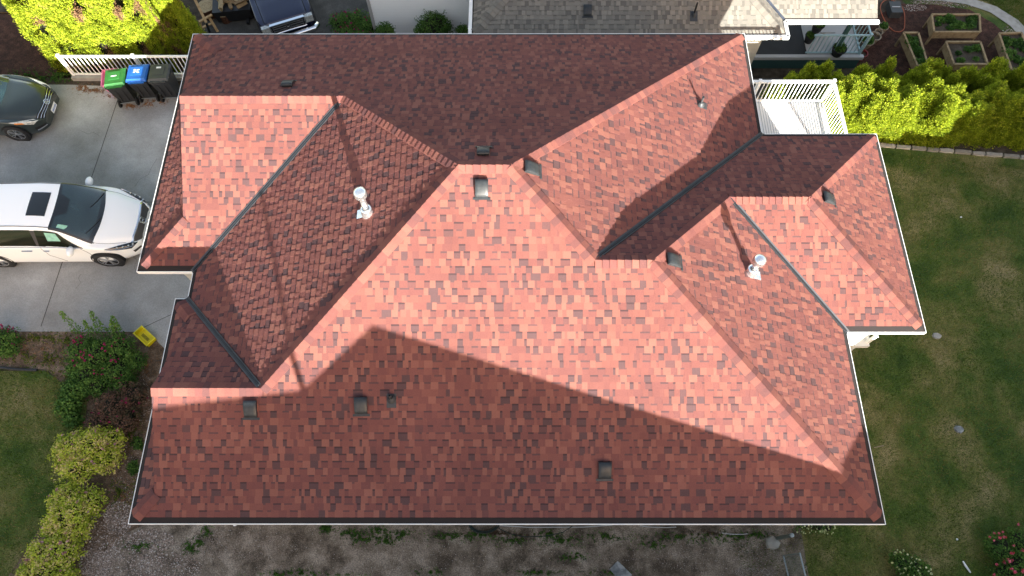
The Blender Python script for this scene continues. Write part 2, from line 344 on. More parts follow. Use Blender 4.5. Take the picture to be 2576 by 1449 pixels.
def shingle(mb, up, ev, poly, ze=ZE, pm=PM, mt=None, start=.13, sc=1.0, dens=1.0):
    s, b, n, pt = plane_frame(up, ev, ze, pm)
    def loc(p): return ((p[0]*s.x+p[1]*s.y), ((p[0]-ev)*up[0] if up[0] else (p[1]-ev)*up[1]))
    q = [loc(p) for p in poly]
    if area(q) < 0: q = q[::-1]
    mb.face([pt(x, y, -.012) for x, y in q], M['membrane'])
    s0, s1 = min(p[0] for p in q), max(p[0] for p in q); t1 = max(p[1] for p in q)
    st = .143*math.cos(math.atan(pm))*sc; t = start; ci = 0
    while t < t1:
        x = s0-rng.random()*.3; tooth = rng.random() < .5; ci += 1; run = 0
        while x < s1:
            wd = (rng.choice((.06, .09, .11, .13, .15, .165)) if tooth else rng.choice((.05, .08, .11, .13, .16, .19)))*sc*dens
            cl = mnoise.noise(Vector((x*1.3, t*5.5, ev)))*.5
            if tooth: tone = min(1, max(.2, rng.choice((.98, .88, .74, .62, .55))+cl*.25))
            else: tone = min(.8, max(.11, rng.choice((0, .12, .36, .45, .5, .55, .62, .68))+cl*.4))
            h1 = .013 if tooth else .007
            parts = [(t, t+st, tone)]
            if not tooth and rng.random() < .75: parts = [(t, t+st*.76, tone), (t+st*.76, t+st, max(.02, tone*.45-.14))]
            for ta, tb, tn in parts:
                rect = [(x, ta), (x+wd, ta), (x+wd, tb), (x, tb)]
                c = clip_poly(q, rect)
                if len(c) < 3 or abs(area(c)) < 2e-5: continue
                if area(c) < 0: c = c[::-1]
                hh = lambda y: h1 + (.002-h1)*((y-t)/st)
                top = [pt(px, py, hh(py)) for px, py in c]
                mb.face(top, mt or M['shingle'], tn)
                for i in range(len(c)):
                    (ax, ay), (bx, by) = c[i-1], c[i]
                    if abs(ay-tb) < 1e-5 and abs(by-tb) < 1e-5: continue
                    if abs(ay-by) < 1e-6 and abs(ay-ta) < 1e-6 and ta > t: continue
                    if abs(ax-bx) < 1e-6 and not tooth: continue
                    mb.face([pt(ax, ay, -.006), pt(bx, by, -.006), top[i], top[i-1]], mt or M['shingle'], 0 if abs(ay-by) < 1e-6 else tn*.5)
            x += wd; tooth = not tooth
        t += st
house = thing('red_roofed_house', (0, 6, 0), 'large bungalow with many-hipped red shingle roof and white gutters', 'house')
house.location = (0, 6, 0)
class HB(MB):
    def build(s, name, parent=house, **k):
        off = Vector((0, 6, 0)) if parent is house else Vector(parent.get('_o', (0, 0, 0)))
        s.v = [Vector(p)-off for p in s.v]; return MB.build(s, name, parent, **k)
mb = HB()
for k, (up, ev, poly) in PL.items(): shingle(mb, up, ev, poly)
roof = mb.build('roof')
def P3(p, d): return Vector((p[0], p[1], zr(d)))
G3, GJ3, RL3, RR3, TJ3, TP3, AJ3, BJ3, CJ3, DJ3 = P3(GP, dG), P3(GJ, dG), P3(RL, dM), P3(RR, dM), P3(TJ, dT), P3(TP, dT), P3(AJ, dN), P3(BJ, dN), P3(CJ, d2), P3(DJ, d2)
def nrm(k): u = PL[k][0]; return Vector((-PM*u[0], -PM*u[1], 1)).normalized()
def caps(mb, A, B, ka, kb, trim=.16, m=None, na=None, nb=None, width=.15, step=.145, z0=.014, tr=(.55, 1.0)):
    A, B = Vector(A), Vector(B)
    d = (B-A).normalized(); L = (B-A).length
    na, nb = na or nrm(ka), nb or nrm(kb)
    sd = []
    for n in (na, nb):
        c = n.cross(d).normalized()
        if c.z > 0: c = -c
        sd.append(c)
    if abs(sd[0].z) < 1e-4 or sd[0].dot(sd[1]) > .999: return
    upv = (na+nb).normalized(); x = trim; mt = m or M['shingle']
    tones = [.9, .8, .7, .6, .25, .5, .35, 1.0]
    while x < L:
        x2 = min(L+.02, x+step*1.15); tn = rng.choice(tones)*.8+.1
        for c, n in zip(sd, (na, nb)):
            ww = width
            p = [A+d*x+upv*(z0+.034), A+d*x+c*ww+n*(z0+.018), A+d*x2+c*ww+n*(z0+.004), A+d*x2+upv*(z0+.012)]
            mb.face(p, mt, tn)
            mb.face([A+d*x+upv*.0, A+d*x+c*ww, p[1], p[0]], mt, tn); mb.face([p[1], p[1]-n*.02, p[2]-n*.02, p[2]], mt, tn)
        x += step
mb = HB()
eN = lambda x, y: Vector((x, y, ZE))
for A, B, a1, b1 in ((eN(xE1, yN), RR3, 'N1', 'E1'), (RL3, RR3, 'N1', 'S1'), (GJ3, RL3, 'N1', 'W1'), (G3, GJ3, 'N1', 'S3'), (TJ3, RL3, 'W1', 'S1'), (TP3, TJ3, 'N3', 'S1'),
                     (AJ3, RR3, 'E1', 'S1'), (AJ3, BJ3, 'N2', 'S1'), (CJ3, BJ3, 'N2', 'E2'), (CJ3, DJ3, 'N2', 'S2'), (eN(xE2, yS), BJ3, 'S1', 'E2'), (eN(xE3, yN2), DJ3, 'N2', 'E3'), (eN(xE3, yS2), DJ3, 'S2', 'E3')):
    caps(mb, A, B, a1, b1, trim=.22 if abs(A.z-ZE) < .01 else 0)
nWG = Vector((-PM, 0, 1)).normalized()
for x0, yy, k, dd, kk in ((xG, yN, -1, kg, 'N1'), (xG, yG, 1, kg, 'S3'), (xSW, yT, -1, kt, 'N3'), (xSW, yS, 1, kt, 'S1')):
    caps(mb, eN(x0, yy), Vector((x0+dd, yy+k*dd, ZE+PM*dd)), None, None, trim=.22, na=nrm(kk), nb=nWG)
mb.build('ridge_cap')
# gablet walls with barge boards under the overhanging rakes
for P, kk, dd in ((G3, kg, dG), (TP3, kt, dT)):
    mb = HB(); x = P.x+.22; z0 = ZE+PM*(kk+.22)
    mb.face([(x, P.y-(dd-kk), ZE+PM*kk-.09), (x, P.y+(dd-kk), ZE+PM*kk-.09), (x, P.y, P.z-.09)], M['siding'])
    for s_ in (-1, 1):
        a_ = Vector((P.x+.02, P.y, P.z-.13)); b_ = Vector((P.x+.02, P.y+s_*(dd-kk), ZE+PM*kk-.13)); mb.bar(a_, b_, .03, .14, M['white'])
    mb.build('gable_wall')
# valleys
def valley(A, B, ka, kb, lab=None):
    A, B = Vector(A), Vector(B); d = (B-A).normalized(); mb = HB(); up = (nrm(ka)+nrm(kb)).normalized()
    for k in (ka, kb):
        n = nrm(k); c = n.cross(d).normalized()
        if c.z < 0: c = -c
        for o0, o1, h0, h1 in ((.0, .062, .017, .022),):
            mb.face([A+c*o0+n*h0, B+c*o0+n*h0, B+c*o1+n*h1, A+c*o1+n*h1], M['valley'])
            mb.face([A+c*o1+n*h1, B+c*o1+n*h1, B+c*o1, A+c*o1], M['valley_dark'])
    mb.bar(A+up*.03+d*.05, B+up*.03-d*.02, .022, .035, M['valley_dark'])
    return mb.build('valley_flashing')
valley(eN(xE1, yN2), AJ3-Vector((.02, -.02, 0)), 'E1', 'N2'); valley(eN(xE2, yS2), CJ3, 'E2', 'S2'); valley(eN(xW, yG), GJ3-Vector((.12, .12, .06)), 'S3', 'W1'); valley(eN(xW, yT), TJ3-Vector((.04, -.04, 0)), 'W1', 'N3')
# gutters along the outline, mitred
OUT = [(xSW, yS), (xE2, yS), (xE2, yS2), (xE3, yS2), (xE3, yN2), (xE1, yN2), (xE1, yN), (xG, yN), (xG, yG), (xW, yG), (xW, yT), (xSW, yT)]
def inset(loop, d):
    r = []; n = len(loop)
    for i in range(n):
        p0, p1, p2 = Vector(loop[i-1]), Vector(loop[i]), Vector(loop[(i+1) % n])
        a_, b_ = (p1-p0).normalized(), (p2-p1).normalized(); na, nb = Vector((-a_.y, a_.x)), Vector((-b_.y, b_.x))
        r.append(p1+(na+nb)*d/(1+na.dot(nb)))
    return r
def band(mb, loop, d0, z0, d1, z1, m, segs=None):
    A, B = inset(loop, d0), inset(loop, d1); n = len(loop)
    for i in range(n):
        if segs is not None and i not in segs: continue
        j = (i+1) % n
        mb.face([(A[i].x, A[i].y, z0), (A[j].x, A[j].y, z0), (B[j].x, B[j].y, z1), (B[i].x, B[i].y, z1)], m)
n = len(OUT)
for i in range(n):     # one gutter per eave, its dark guard as sub-part
    mb = HB(); S_ = [i]
    band(mb, OUT, 0, ZE-.11, 0, ZE+.004, M['white'], S_); band(mb, OUT, 0, ZE+.004, .014, ZE+.006, M['white'], S_); band(mb, OUT, .014, ZE+.006, .014, ZE-.02, M['white'], S_)
    band(mb, OUT, .10, ZE-.11, 0, ZE-.11, M['white'], S_)
    gt = mb.build('gutter', tone=False); gt['_o'] = (0, 6, 0)
    mb = HB(); band(mb, OUT, .0145, ZE-.010, .165, ZE+.040, M['guard'], S_)
    A_, B_ = Vector(OUT[i]), Vector(OUT[(i+1) % n]); L_ = (B_-A_).length; dd_ = (B_-A_).normalized(); nn_ = Vector((-dd_.y, dd_.x)); k = .9
    while k < L_-.3:
        p = A_+dd_*k+nn_*.12; mb.box((p.x, p.y, ZE+.0325), (.012, .012, .006), M['spot']); k += rng.uniform(.5, .95)
    mb.build('gutter_guard', gt, tone=False)
for o in COL.objects:
    if '_o' in o.keys(): del o['_o']
mb = HB(); band(mb, OUT, .10, ZE-.105, .5, ZE-.105, M['soffit']); band(mb, OUT, .10, ZE-.20, .10, ZE-.02, M['soffit']); mb.build('soffit', tone=False)
mb = HB(); W_ = inset(OUT, .5)
for i in range(n):
    A_, B_ = W_[i], W_[(i+1) % n]; L_ = (B_-A_).length; zt = ZE-.1; k = 0
    z = -2.4
    while z < zt:   # lap siding courses
        z2 = min(zt, z+.15); dd_ = (B_-A_).normalized(); o_ = Vector((dd_.y, -dd_.x))*.012
        mb.face([(A_.x+o_.x, A_.y+o_.y, z), (B_.x+o_.x, B_.y+o_.y, z), (B_.x, B_.y, z2), (A_.x, A_.y, z2)], M['siding']); z = z2
mb.build('wall', tone=False)
# windows and the garage door: seen only from the side, kept plain
def wallbox(name, c, d, m1, m2):
    mb = HB(); mb.box(c, d, m1); o = mb.build(name, tone=False)
    return o
for c, d in (((8.70, 7.6, 1.3), (.06, 1.5, 1.2)), ((6.94, 3.4, 1.2), (.06, 1.2, 1.2)), ((-2, 1.74, 1.2), (1.2, .06, 1.1)), ((2.5, 1.74, 1.2), (1.2, .06, 1.1)), ((-6.9, 6.5, 1.3), (.06, .3, 1.0))):
    o = wallbox('window', c, d, M['white'], None)
    mb = HB(); mb.box((c[0]+(.03 if c[0] > 5 else 0), c[1]-(.03 if d[1] < .1 else 0), c[2]), (max(.02, d[0]-.12) if d[0] > .1 else .02, max(.02, d[1]-.12) if d[1] > .1 else .02, d[2]-.12), M['dglass']); q = MB(); q.__dict__ = mb.__dict__; q.v = [Vector(p)-Vector((0, 6, 0)) for p in q.v]; q.build('pane', o, tone=False)
o = wallbox('garage_door', (-8.20, 10.3, 1.15), (.06, 4.9, 2.3), M['white'], None)

# things fixed on the roof
def frame_at(u, v, k, turn=0):
    up, ev, poly = PL[k]; n = nrm(k); q = Vector((ev, 0, ZE)) if up[0] else Vector((0, ev, ZE))
    d = ray(u, v); o = Vector((0, 0, CAM_H)); p = o+d*((q-o).dot(n)/d.dot(n))
    U = (Vector((up[0], up[1], PM))).normalized(); X = U.cross(n)
    R = Matrix((X, U, n)).transposed(); return p, R.to_4x4()
def put(o, p, Rm=None):
    o.parent = house; o.matrix_local = Matrix.Translation(Vector(p)-Vector((0, 6, 0))) @ (Rm if Rm is not None else Matrix.Identity(4))
def roof_vent():
    b = MB(); b.box((0, -.03, .016), (.23, .33, .006), M['vent']); b.box((0, -.215, .018), (.34, .045, .008), M['vent'])
    base = b.build('roof_vent', tone=False)
    m = MB(); W, n = .125, 9
    prof = [(-.19, .022), (-.185, .05), (-.12, .078), (-.02, .108), (.06, .118), (.12, .112), (.155, .09), (.16, .06)]
    rows = []
    for y, z in prof:
        rows.append([Vector((W*math.sin(t*math.pi/2)*(1 if abs(t) < .99 else 1), y, .02+(z-.02)*(1-.16*abs(t)**3))) for t in (-1, -.7, -.35, 0, .35, .7, 1)])
    F = []; V = [p for r in rows for p in r]; nn = 7
    for i in range(len(rows)-1):
        for j in range(nn-1): F.append((i*nn+j, i*nn+j+1, (i+1)*nn+j+1, (i+1)*nn+j))
    m.mesh(V, F, M['vent'])
    for s_ in (0, nn-1): # side skirts
        for i in range(len(rows)-1):
            a_, b_ = rows[i][s_], rows[i+1][s_]; m.face([a_, b_, Vector((b_.x, b_.y, .032)), Vector((a_.x, a_.y, .032))], M['vent'])
    h = m.build('hood', base, smooth=True, tone=False)
    m = MB(); m.box((0, -.01, .033), (.20, .30, .03), M['black']); m.box((0, .135, .05), (.19, .02, .06), M['black']); m.build('opening', base, tone=False)
    return base
def rcopy(o):
    c = o.copy(); COL.objects.link(c)
    for ch in o.children: d = ch.copy(); COL.objects.link(d); d.parent = c
    return c
v0 = roof_vent(); first = True
for u, v, k, tw in ((725, 214, 'N1', 3), (1216, 384, 'N1', 0), (1335, 426, 'E1', 0), (1212, 472, 'S1', 0), (632, 1026, 'S1', 0), (909, 1017, 'S1', 1), (1521, 1180, 'S1', 0), (1691, 657, 'E2', 0), (2081, 501, 'E3', 0)):
    o = v0 if first else rcopy(v0); first = False
    p, Rm = frame_at(u, v, k); put(o, p, Rm @ Matrix.Rotation(R_(tw), 4, 'Z'))
def plumbing_vent():
    b = MB(); b.box((0, -.04, .016), (.19, .28, .006), M['pipe']); base = b.build('plumbing_vent', tone=False); return base
for u, v, k, hh in ((985, 1003, 'S1', .27), (1762, 264, 'E1', .30)):
    base = plumbing_vent(); p, Rm = frame_at(u, v, k); put(base, p, Rm)
    inv = Rm.inverted()
    m = MB(); m.lathe([(.10, -.02), (.095, .04), (.055, .10), (.045, .11)], M['pipe'], 14, M=inv.to_4x4()); m.build('collar', base, smooth=True, tone=False)
    m = MB(); m.lathe([(.03, 0), (.03, hh), (.022, hh), (.022, hh-.1), (0, hh-.1)], M['pipe'], 12, M=inv.to_4x4()); m.lathe([(.022, hh-.06), (0, hh-.06)], M['black'], 12, M=inv.to_4x4()); m.build('stack', base, tone=False)
for u, v, k, hh in ((925, 537, 'W1', .80), (1888, 686, 'E2', .62)):
    m = MB(); m.box((-.03, -.13, .016), (.20, .26, .006), M['galv']); base = m.build('flue_pipe', tone=False); p, Rm = frame_at(u, v, k); put(base, p, Rm)
    inv = Rm.inverted().to_4x4()
    m = MB(); m.lathe([(.135, -.07), (.13, .03), (.10, .13), (.085, .17), (.115, .175), (.115, .205), (.07, .215)], M['galv'], 20, M=inv); m.build('storm_collar', base, smooth=True, tone=False)
    m = MB(); m.lathe([(.062, .1), (.062, .35), (.066, .352), (.066, .37), (.062, .372), (.062, hh-.10)], M['galv'], 18, M=inv); m.build('pipe', base, smooth=True, tone=False)
    m = MB(); m.lathe([(.062, hh-.13), (.10, hh-.12), (.128, hh-.09), (.134, hh-.03), (.122, hh+.01), (.132, hh+.015), (.115, hh+.05), (.06, hh+.078), (0, hh+.085)], M['galv'], 24, M=inv); m.build('rain_cap', base, smooth=True, tone=False)
# downpipe elbows that show below the south eave
mb = HB(); p = gat(592, 1330); q = Vector((p.x-.02, yS+.06, ZE-.1))
mb.tube([q, q+Vector((0, .02, -.25)), Vector((q.x+.01, 1.68, 2.35)), Vector((q.x, 1.68, .22)), Vector((q.x, 1.6, .10)), Vector((q.x+.02, 1.47, .04))], .042, M['white'], 8)
mb.build('downpipe', tone=False)

# ------------------------------------------------------------------ foliage
def rnd_dir(r):
    z = r.uniform(-1, 1); t = r.uniform(0, 2*math.pi); q = math.sqrt(1-z*z); return Vector((q*math.cos(t), q*math.sin(t), z))
def leaf(mb, c, d, ln, wd, m, tone, r, nrm_=None):       # one pointed leaf along d
    s_ = d.cross(rnd_dir(r) if nrm_ is None else nrm_)
    if s_.length < .05: return
    s_.normalize(); a_ = c-d*ln*.5; b_ = c+d*ln*.5
    mb.face([a_, c+s_*wd*.5, b_, c-s_*wd*.5], m, tone)
def cedar_mesh(seed, H, Rr, tips, nclump, brown=0.0, lobes=3):
    r = random.Random(seed); mb = MB()
    tops = [(r.uniform(-.7, .7)*Rr, r.uniform(-.6, .6)*Rr, H*r.uniform(.80, 1.08)) for _ in range(tips)]
    for i in range(nclump):
        tx, ty, th = r.choice(tops); f = r.random()**.75; h = f*th; ph = r.uniform(0, 2*math.pi)
        if mnoise.noise(Vector((ph*2.4, h*2.6, seed+3))) < -.30: continue
        lump = .78+.30*mnoise.noise(Vector((ph*1.5, h*1.6, seed)))+r.uniform(-.06, .10)
        if f > .62: q = (1-f)/.38; rad = Rr*(.06+.34*q)*lump; kx, ky = tx, ty
        else: rad = Rr*(.97-.10*f)*lump; kx = tx*f*.35; ky = ty*f*.35
        c = Vector((kx+rad*math.cos(ph), ky+rad*math.sin(ph), h)); out = Vector((math.cos(ph), math.sin(ph), .0))
        m = M['brownleaf'] if (brown and mnoise.noise(Vector((ph*2, h*1.2, seed+9))) > brown) else M['cedar']
        base = min(.95, max(0, .5+r.uniform(-.25, .3)))
        ax = (out*.55+Vector((0, 0, .9))+rnd_dir(r)*.35).normalized()
        for j in range(13):
            p = c+ax*r.uniform(-.02, .15)+rnd_dir(r)*.05
            leaf(mb, p, (ax+rnd_dir(r)*.6).normalized(), r.uniform(.035, .075), r.uniform(.018, .034), m, min(1, max(0, base+r.uniform(-.15, .18))), r, out+rnd_dir(r)*.7)
    me_o = mb.build('crown'); return me_o
def core_mesh(H, Rr, seed):
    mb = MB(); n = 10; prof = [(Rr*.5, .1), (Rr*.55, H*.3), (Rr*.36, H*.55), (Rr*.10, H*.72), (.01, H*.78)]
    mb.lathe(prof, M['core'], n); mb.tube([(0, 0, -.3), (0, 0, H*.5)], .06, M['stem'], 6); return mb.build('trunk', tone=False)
def make_cedar(seed, H, Rr, tips, nc, label, group, brown=0):
    t = thing('cedar_tree', (0, 0, 0), label, 'hedge tree', group)
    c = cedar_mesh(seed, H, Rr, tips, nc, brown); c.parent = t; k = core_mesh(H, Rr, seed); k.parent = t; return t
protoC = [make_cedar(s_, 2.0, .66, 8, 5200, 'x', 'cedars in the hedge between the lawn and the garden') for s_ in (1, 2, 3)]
GE = 'cedars in the hedge between the lawn and the garden'
def place_copy(proto, used, loc, rz, sc, label, group):
    if id(proto) not in used: o = proto; used.add(id(proto))
    else: o = copy_tree(proto)
    o.location = loc; o.rotation_euler.z = rz; o.scale = sc; o['label'] = label; o['group'] = group; return o
used = set(); r = random.Random(5)
nFront = 16
where = ['beside the white deck rail', 'second from the white deck', 'third from the white deck', 'fourth from the white deck', 'fifth from the white deck', 'sixth from the white deck', 'seventh from the white deck', 'eighth from the white deck', 'ninth from the white deck', 'tenth from the white deck', 'eleventh from the white deck', 'sixth from the right edge', 'fifth from the right edge', 'fourth from the right edge', 'third from the right edge', 'last towards the right edge']
for i in range(nFront):
    x = 9.9+i*.5; y = 13.78-.022*i+r.uniform(-.08, .08)
    sh = 'sunlit yellow-green' if x < 14.6 else 'shaded green'
    place_copy(protoC[i % 3], used, (x, y, -1.05), r.uniform(0, 6.28), (1.08, 1.08, r.uniform(.74, .93)), f'{sh} cedar, front hedge row, {where[i]}', GE)
for i in range(14):
    x = 8.9+i*.62; y = 15.1+r.uniform(-.15, .15)
    sh = 'dark-based' if x < 14.6 else 'shaded green'
    place_copy(protoC[(i+1) % 3], used, (x, y, -2.4), r.uniform(0, 6.28), (.95, .95, r.uniform(1.02, 1.25)), f'{sh} cedar, back hedge row, {(where[:11]+where[13:])[i].replace("white deck rail", "dark deck").replace("white deck", "dark deck")}', GE)
GW = 'tall cedars behind the white driveway fence'
protoW = [make_cedar(11, 4.2, .95, 6, 10500, 'x', GW, brown=.42), make_cedar(12, 4.0, .80, 4, 6500, 'x', GW, brown=.12)]
used2 = set()
for x, y, z, k, sx, sz, lab in ((-14.15, 16.1, -.2, 0, 1.0, 1.0, 'leftmost big sunlit cedar overhanging the end of the white fence'),
                            (-12.95, 16.15, -.2, 0, 1.0, 1.05, 'bright sunlit cedar behind the middle of the white fence above the green-lidded bin'),
                            (-11.85, 16.2, -.2, 0, .85, 1.0, 'sunlit cedar with a brown scorched patch above the blue-lidded bin'),
                            (-11.15, 16.45, -2.4, 1, .62, 1.30, 'half dead brown cedar in the gap before the shaded one'),
                            (-10.72, 16.7, -2.4, 0, .70, 1.12, 'shaded dark green cedar nearest the roof corner'),
                            (-15.0, 17.9, -.3, 0, 1.0, 1.0, 'sunlit cedar at the back left corner of the photo'),
                            (-13.6, 18.1, -.3, 0, 1.0, 1.0, 'sunlit cedar in the second row at the top edge of the photo')):
    place_copy(protoW[k], used2, (x, y, z), r.uniform(0, 6.28), (sx, sx, sz), lab, GW)

def shrub(name, loc, label, cat, blobs, n, lmat, ls=.06, flowers=None, group=None, stems=6, tall=None, seed=0, flat=.8):
    r = random.Random(seed+77); t = thing(name, loc, label, cat, group); mb = MB()
    tot = sum(b[3]**2 for b in blobs)
    for bx, by, bz, br in blobs:
        k = int(n*br*br/tot)
        for i in range(k//7):
            d = rnd_dir(r); d.z = abs(d.z)*1.1-.25; d.normalize()
            rad = br*(.80+.38*mnoise.noise(d*2.6+Vector((bx, by, seed)))+(r.uniform(-.12, .12) if r.random() < .9 else r.uniform(.1, .38)))
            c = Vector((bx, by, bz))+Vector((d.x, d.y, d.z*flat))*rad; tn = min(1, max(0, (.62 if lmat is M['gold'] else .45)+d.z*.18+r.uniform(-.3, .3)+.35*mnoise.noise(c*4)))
            for j in range(7):
                q = (d*.6+rnd_dir(r)).normalized()
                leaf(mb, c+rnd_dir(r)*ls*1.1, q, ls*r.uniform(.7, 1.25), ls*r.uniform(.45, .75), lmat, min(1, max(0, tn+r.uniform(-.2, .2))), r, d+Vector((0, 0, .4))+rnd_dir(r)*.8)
    for (x, y, h, lean) in (tall or []):       # long leafy shoots
        tip = Vector((x+lean[0], y+lean[1], h)); b0 = Vector((x, y, .2))
        mb.tube([b0, (b0+tip)/2+Vector((0, 0, .05)), tip], .006, M['stem'], 4)
        for i in range(int(h*170)):
            f = r.random(); c = b0.lerp(tip, .15+.85*f)+rnd_dir(r)*(.12*(1.15-f)+.02)
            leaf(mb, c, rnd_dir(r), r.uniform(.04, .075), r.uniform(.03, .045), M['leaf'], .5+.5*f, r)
    cr = mb.build('crown', t)
    mb = MB()
    for i in range(stems):
        b = blobs[i % len(blobs)]; a_ = r.uniform(0, 6.28)
        mb.tube([(b[0]*.4, b[1]*.4, 0), (b[0]+math.cos(a_)*b[3]*.3, b[1]+math.sin(a_)*b[3]*.3, b[2]*.7), (b[0]+math.cos(a_)*b[3]*.7, b[1]+math.sin(a_)*b[3]*.7, b[2]+b[3]*.5*flat)], [.014, .009, .004], M['stem'], 5)
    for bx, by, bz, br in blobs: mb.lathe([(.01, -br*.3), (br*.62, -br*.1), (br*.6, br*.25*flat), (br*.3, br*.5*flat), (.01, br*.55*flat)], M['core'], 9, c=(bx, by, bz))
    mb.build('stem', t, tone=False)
    if flowers:
        fm, nf, fs, clusters = flowers; protos = []
        for q in range(3):
            mb = MB()
            for j in range(7): leaf(mb, rnd_dir(r)*fs*.3, rnd_dir(r), fs*r.uniform(.6, 1), fs*.75, fm, r.random(), r)
            protos.append(mb.build('flower', t))
        for i in range(min(98, nf)):
            if clusters: c = Vector(r.choice(clusters))+rnd_dir(r)*.11
            else:
                b = r.choice(blobs); d = rnd_dir(r); d.z = abs(d.z)*.9+.15; d.normalize(); c = Vector(b[:3])+Vector((d.x, d.y, d.z*flat))*b[3]*r.uniform(.92, 1.08)
            o = protos[i] if i < 3 else protos[i % 3].copy()
            if i >= 3: COL.objects.link(o)
            o.location = c; o.rotation_euler = (r.uniform(0, 3), r.uniform(0, 3), r.uniform(0, 6)); o.scale = (r.uniform(.8, 1.25),)*3
    return t
# west planting bed
def G(u, v, dz=0): p = gat(u, v); p.z = gz(p.x, p.y)+dz; return p
p = G(262, 905)
shrub('rose_bush', p, 'tangled rose bush with dark magenta blooms and long leafy shoots beside the yellow crate', 'shrub',
      [(-.35, .1, .35, .42), (.1, .0, .4, .48), (.55, .15, .35, .42), (-.1, -.45, .3, .42), (.6, -.4, .3, .42), (-.5, -.35, .22, .28), (.15, -.75, .25, .36), (.95, -.15, .25, .3), (.8, -.75, .22, .32)], 14000, M['leaf'], .055,
      (M['magenta'], 70, .05, [(-.55, .15, .62), (-.35, .3, .7), (-.1, -.1, .85), (.08, -.2, .85), (-.3, -.25, .6), (.6, -.15, .6), (.3, -.5, .6), (.65, .3, .6), (.75, -.55, .5), (.45, .1, .75)]), seed=1, stems=12,
      tall=[(-.45, .45, 1.35, (-.1, .35)), (.05, .5, 1.3, (.1, .35)), (.45, .45, 1.2, (.22, .3)), (.3, .5, 1.0, (.25, .2)), (-.1, .4, 1.0, (-.05, .3)), (.8, -.1, .7, (.2, .05))])
p = G(205, 985); shrub('leafy_shrub', p, 'low broad-leaved green plant at the lawn side of the rose bush', 'shrub', [(0, 0, .22, .33), (-.1, -.4, .2, .28), (.05, -.75, .15, .2)], 3000, M['leaf'], .075, seed=2)
p = G(300, 1040); shrub('red_leaved_shrub', p, 'dull reddish shrub between the rose bush and the golden shrubs', 'shrub', [(0, 0, .3, .5), (.3, -.2, .25, .42), (-.25, -.3, .25, .38), (.45, .35, .3, .4)], 8000, M['redleaf'], .05, (M['magenta'], 16, .05, None), seed=3)
GS = 'golden shrubs along the lawn edge'
p = G(236, 1152); shrub('golden_shrub', p, 'biggest golden-leaved shrub, uppermost of the three beside the lawn', 'shrub', [(-.35, .15, .35, .45), (.15, .2, .38, .5), (-.1, -.2, .35, .48), (.45, -.05, .3, .38), (.5, .35, .28, .36)], 13000, M['gold'], .055, (M['dusty'], 24, .06, None), GS, seed=4)
p = G(205, 1290); shrub('golden_shrub', p, 'round golden-leaved shrub in the middle of the three beside the lawn', 'shrub', [(-.2, .25, .32, .42), (.0, -.1, .38, .5), (.3, .2, .28, .36), (-.25, -.35, .3, .38), (.15, -.4, .3, .36)], 11500, M['gold'], .055, (M['dusty'], 18, .06, None), GS, seed=5)
p = G(150, 1425); shrub('golden_shrub', p, 'darker golden shrub with dusty pink flower heads at the bottom left corner', 'shrub', [(-.2, .2, .32, .42), (.2, .25, .35, .42), (0, -.15, .36, .48), (-.35, -.25, .3, .38), (.3, -.3, .3, .35)], 11000, M['gold'], .055, (M['dusty'], 60, .075, None), GS, seed=6)
p = G(28, 868); shrub('rose_bush', p, 'small magenta rose bush by the driveway at the left edge of the photo', 'shrub', [(0, 0, .25, .36), (-.25, .1, .22, .3), (.15, -.15, .22, .3)], 4200, M['leaf'], .05, (M['magenta'], 40, .05, [(-.1, .3, .45), (.2, .3, .4), (-.3, .25, .4), (.3, .0, .35)]), seed=7)
for u, v, lab in ((347, 1115, 'small green weed clump against the house wall, upper one'), (337, 1175, 'small green weed clump against the house wall, lower one')):
    p = G(u, v); shrub('weed_clump', p, lab, 'weed', [(0, 0, .04, .13), (.05, -.08, .03, .10)], 500, M['leaf'], .05, seed=int(u), stems=2, group='weeds against the wall')
# east lawn corner
p = G(2535, 1415); shrub('rose_bush', p, 'rose bush covered in red and pink blooms at the bottom right corner', 'shrub', [(-.3, .3, .35, .4), (.2, .4, .4, .45), (0, -.1, .4, .5), (.45, .0, .35, .4), (-.3, -.3, .3, .4), (.4, -.4, .3, .4)], 9500, M['leaf'], .05, (M['pink'], 75, .075, None), seed=8, stems=10)
p = G(2275, 1432); shrub('cream_flowered_shrub', p, 'light green shrub with cream flower heads on the bottom right lawn', 'shrub', [(-.15, .15, .25, .28), (.15, -.05, .25, .32), (-.1, -.3, .2, .28)], 3200, M['leaf'], .05, (M['cream'], 60, .05, None), seed=9)
p = G(2045, 1340); shrub('white_flowered_shrub', p, 'thin shrub with tiny pale flowers sticking out under the bottom right roof corner', 'shrub', [(-.35, .25, .3, .3), (0, .2, .3, .28), (.25, .15, .25, .22)], 700, M['leaf'], .04, (M['cream'], 110, .035, None), seed=10)
p = at(885, 55, -1.7); p.z = -2.4; shrub('rose_bush', p, 'mixed rose bush with crimson blooms in front of the neighbour white siding', 'shrub', [(-.45, .2, .4, .45), (.05, .2, .45, .5), (.45, 0, .4, .45), (-.2, -.4, .4, .45), (.3, -.5, .4, .45)], 9000, M['leaf'], .06, (M['magenta'], 60, .07, None), seed=11)
for u, v, s_, lab in ((1090, 68, .62, 'large round dark shrub against the neighbour white siding'), (968, 76, .28, 'small dark shrub between the roses and the round shrub'), (1165, 80, .25, 'low dark shrub at the corner of the neighbour white siding')):
    p = at(u, v, -1.3); p.z = -2.4; shrub('evergreen_shrub', p, lab, 'shrub', [(0, 0, 1.1, s_), (.3*s_, .1, .8, s_*.8), (-.35*s_, 0, .8, s_*.8)], int(9000*s_), M['leaf'], .06, seed=int(u), group='shrubs by the neighbour siding')
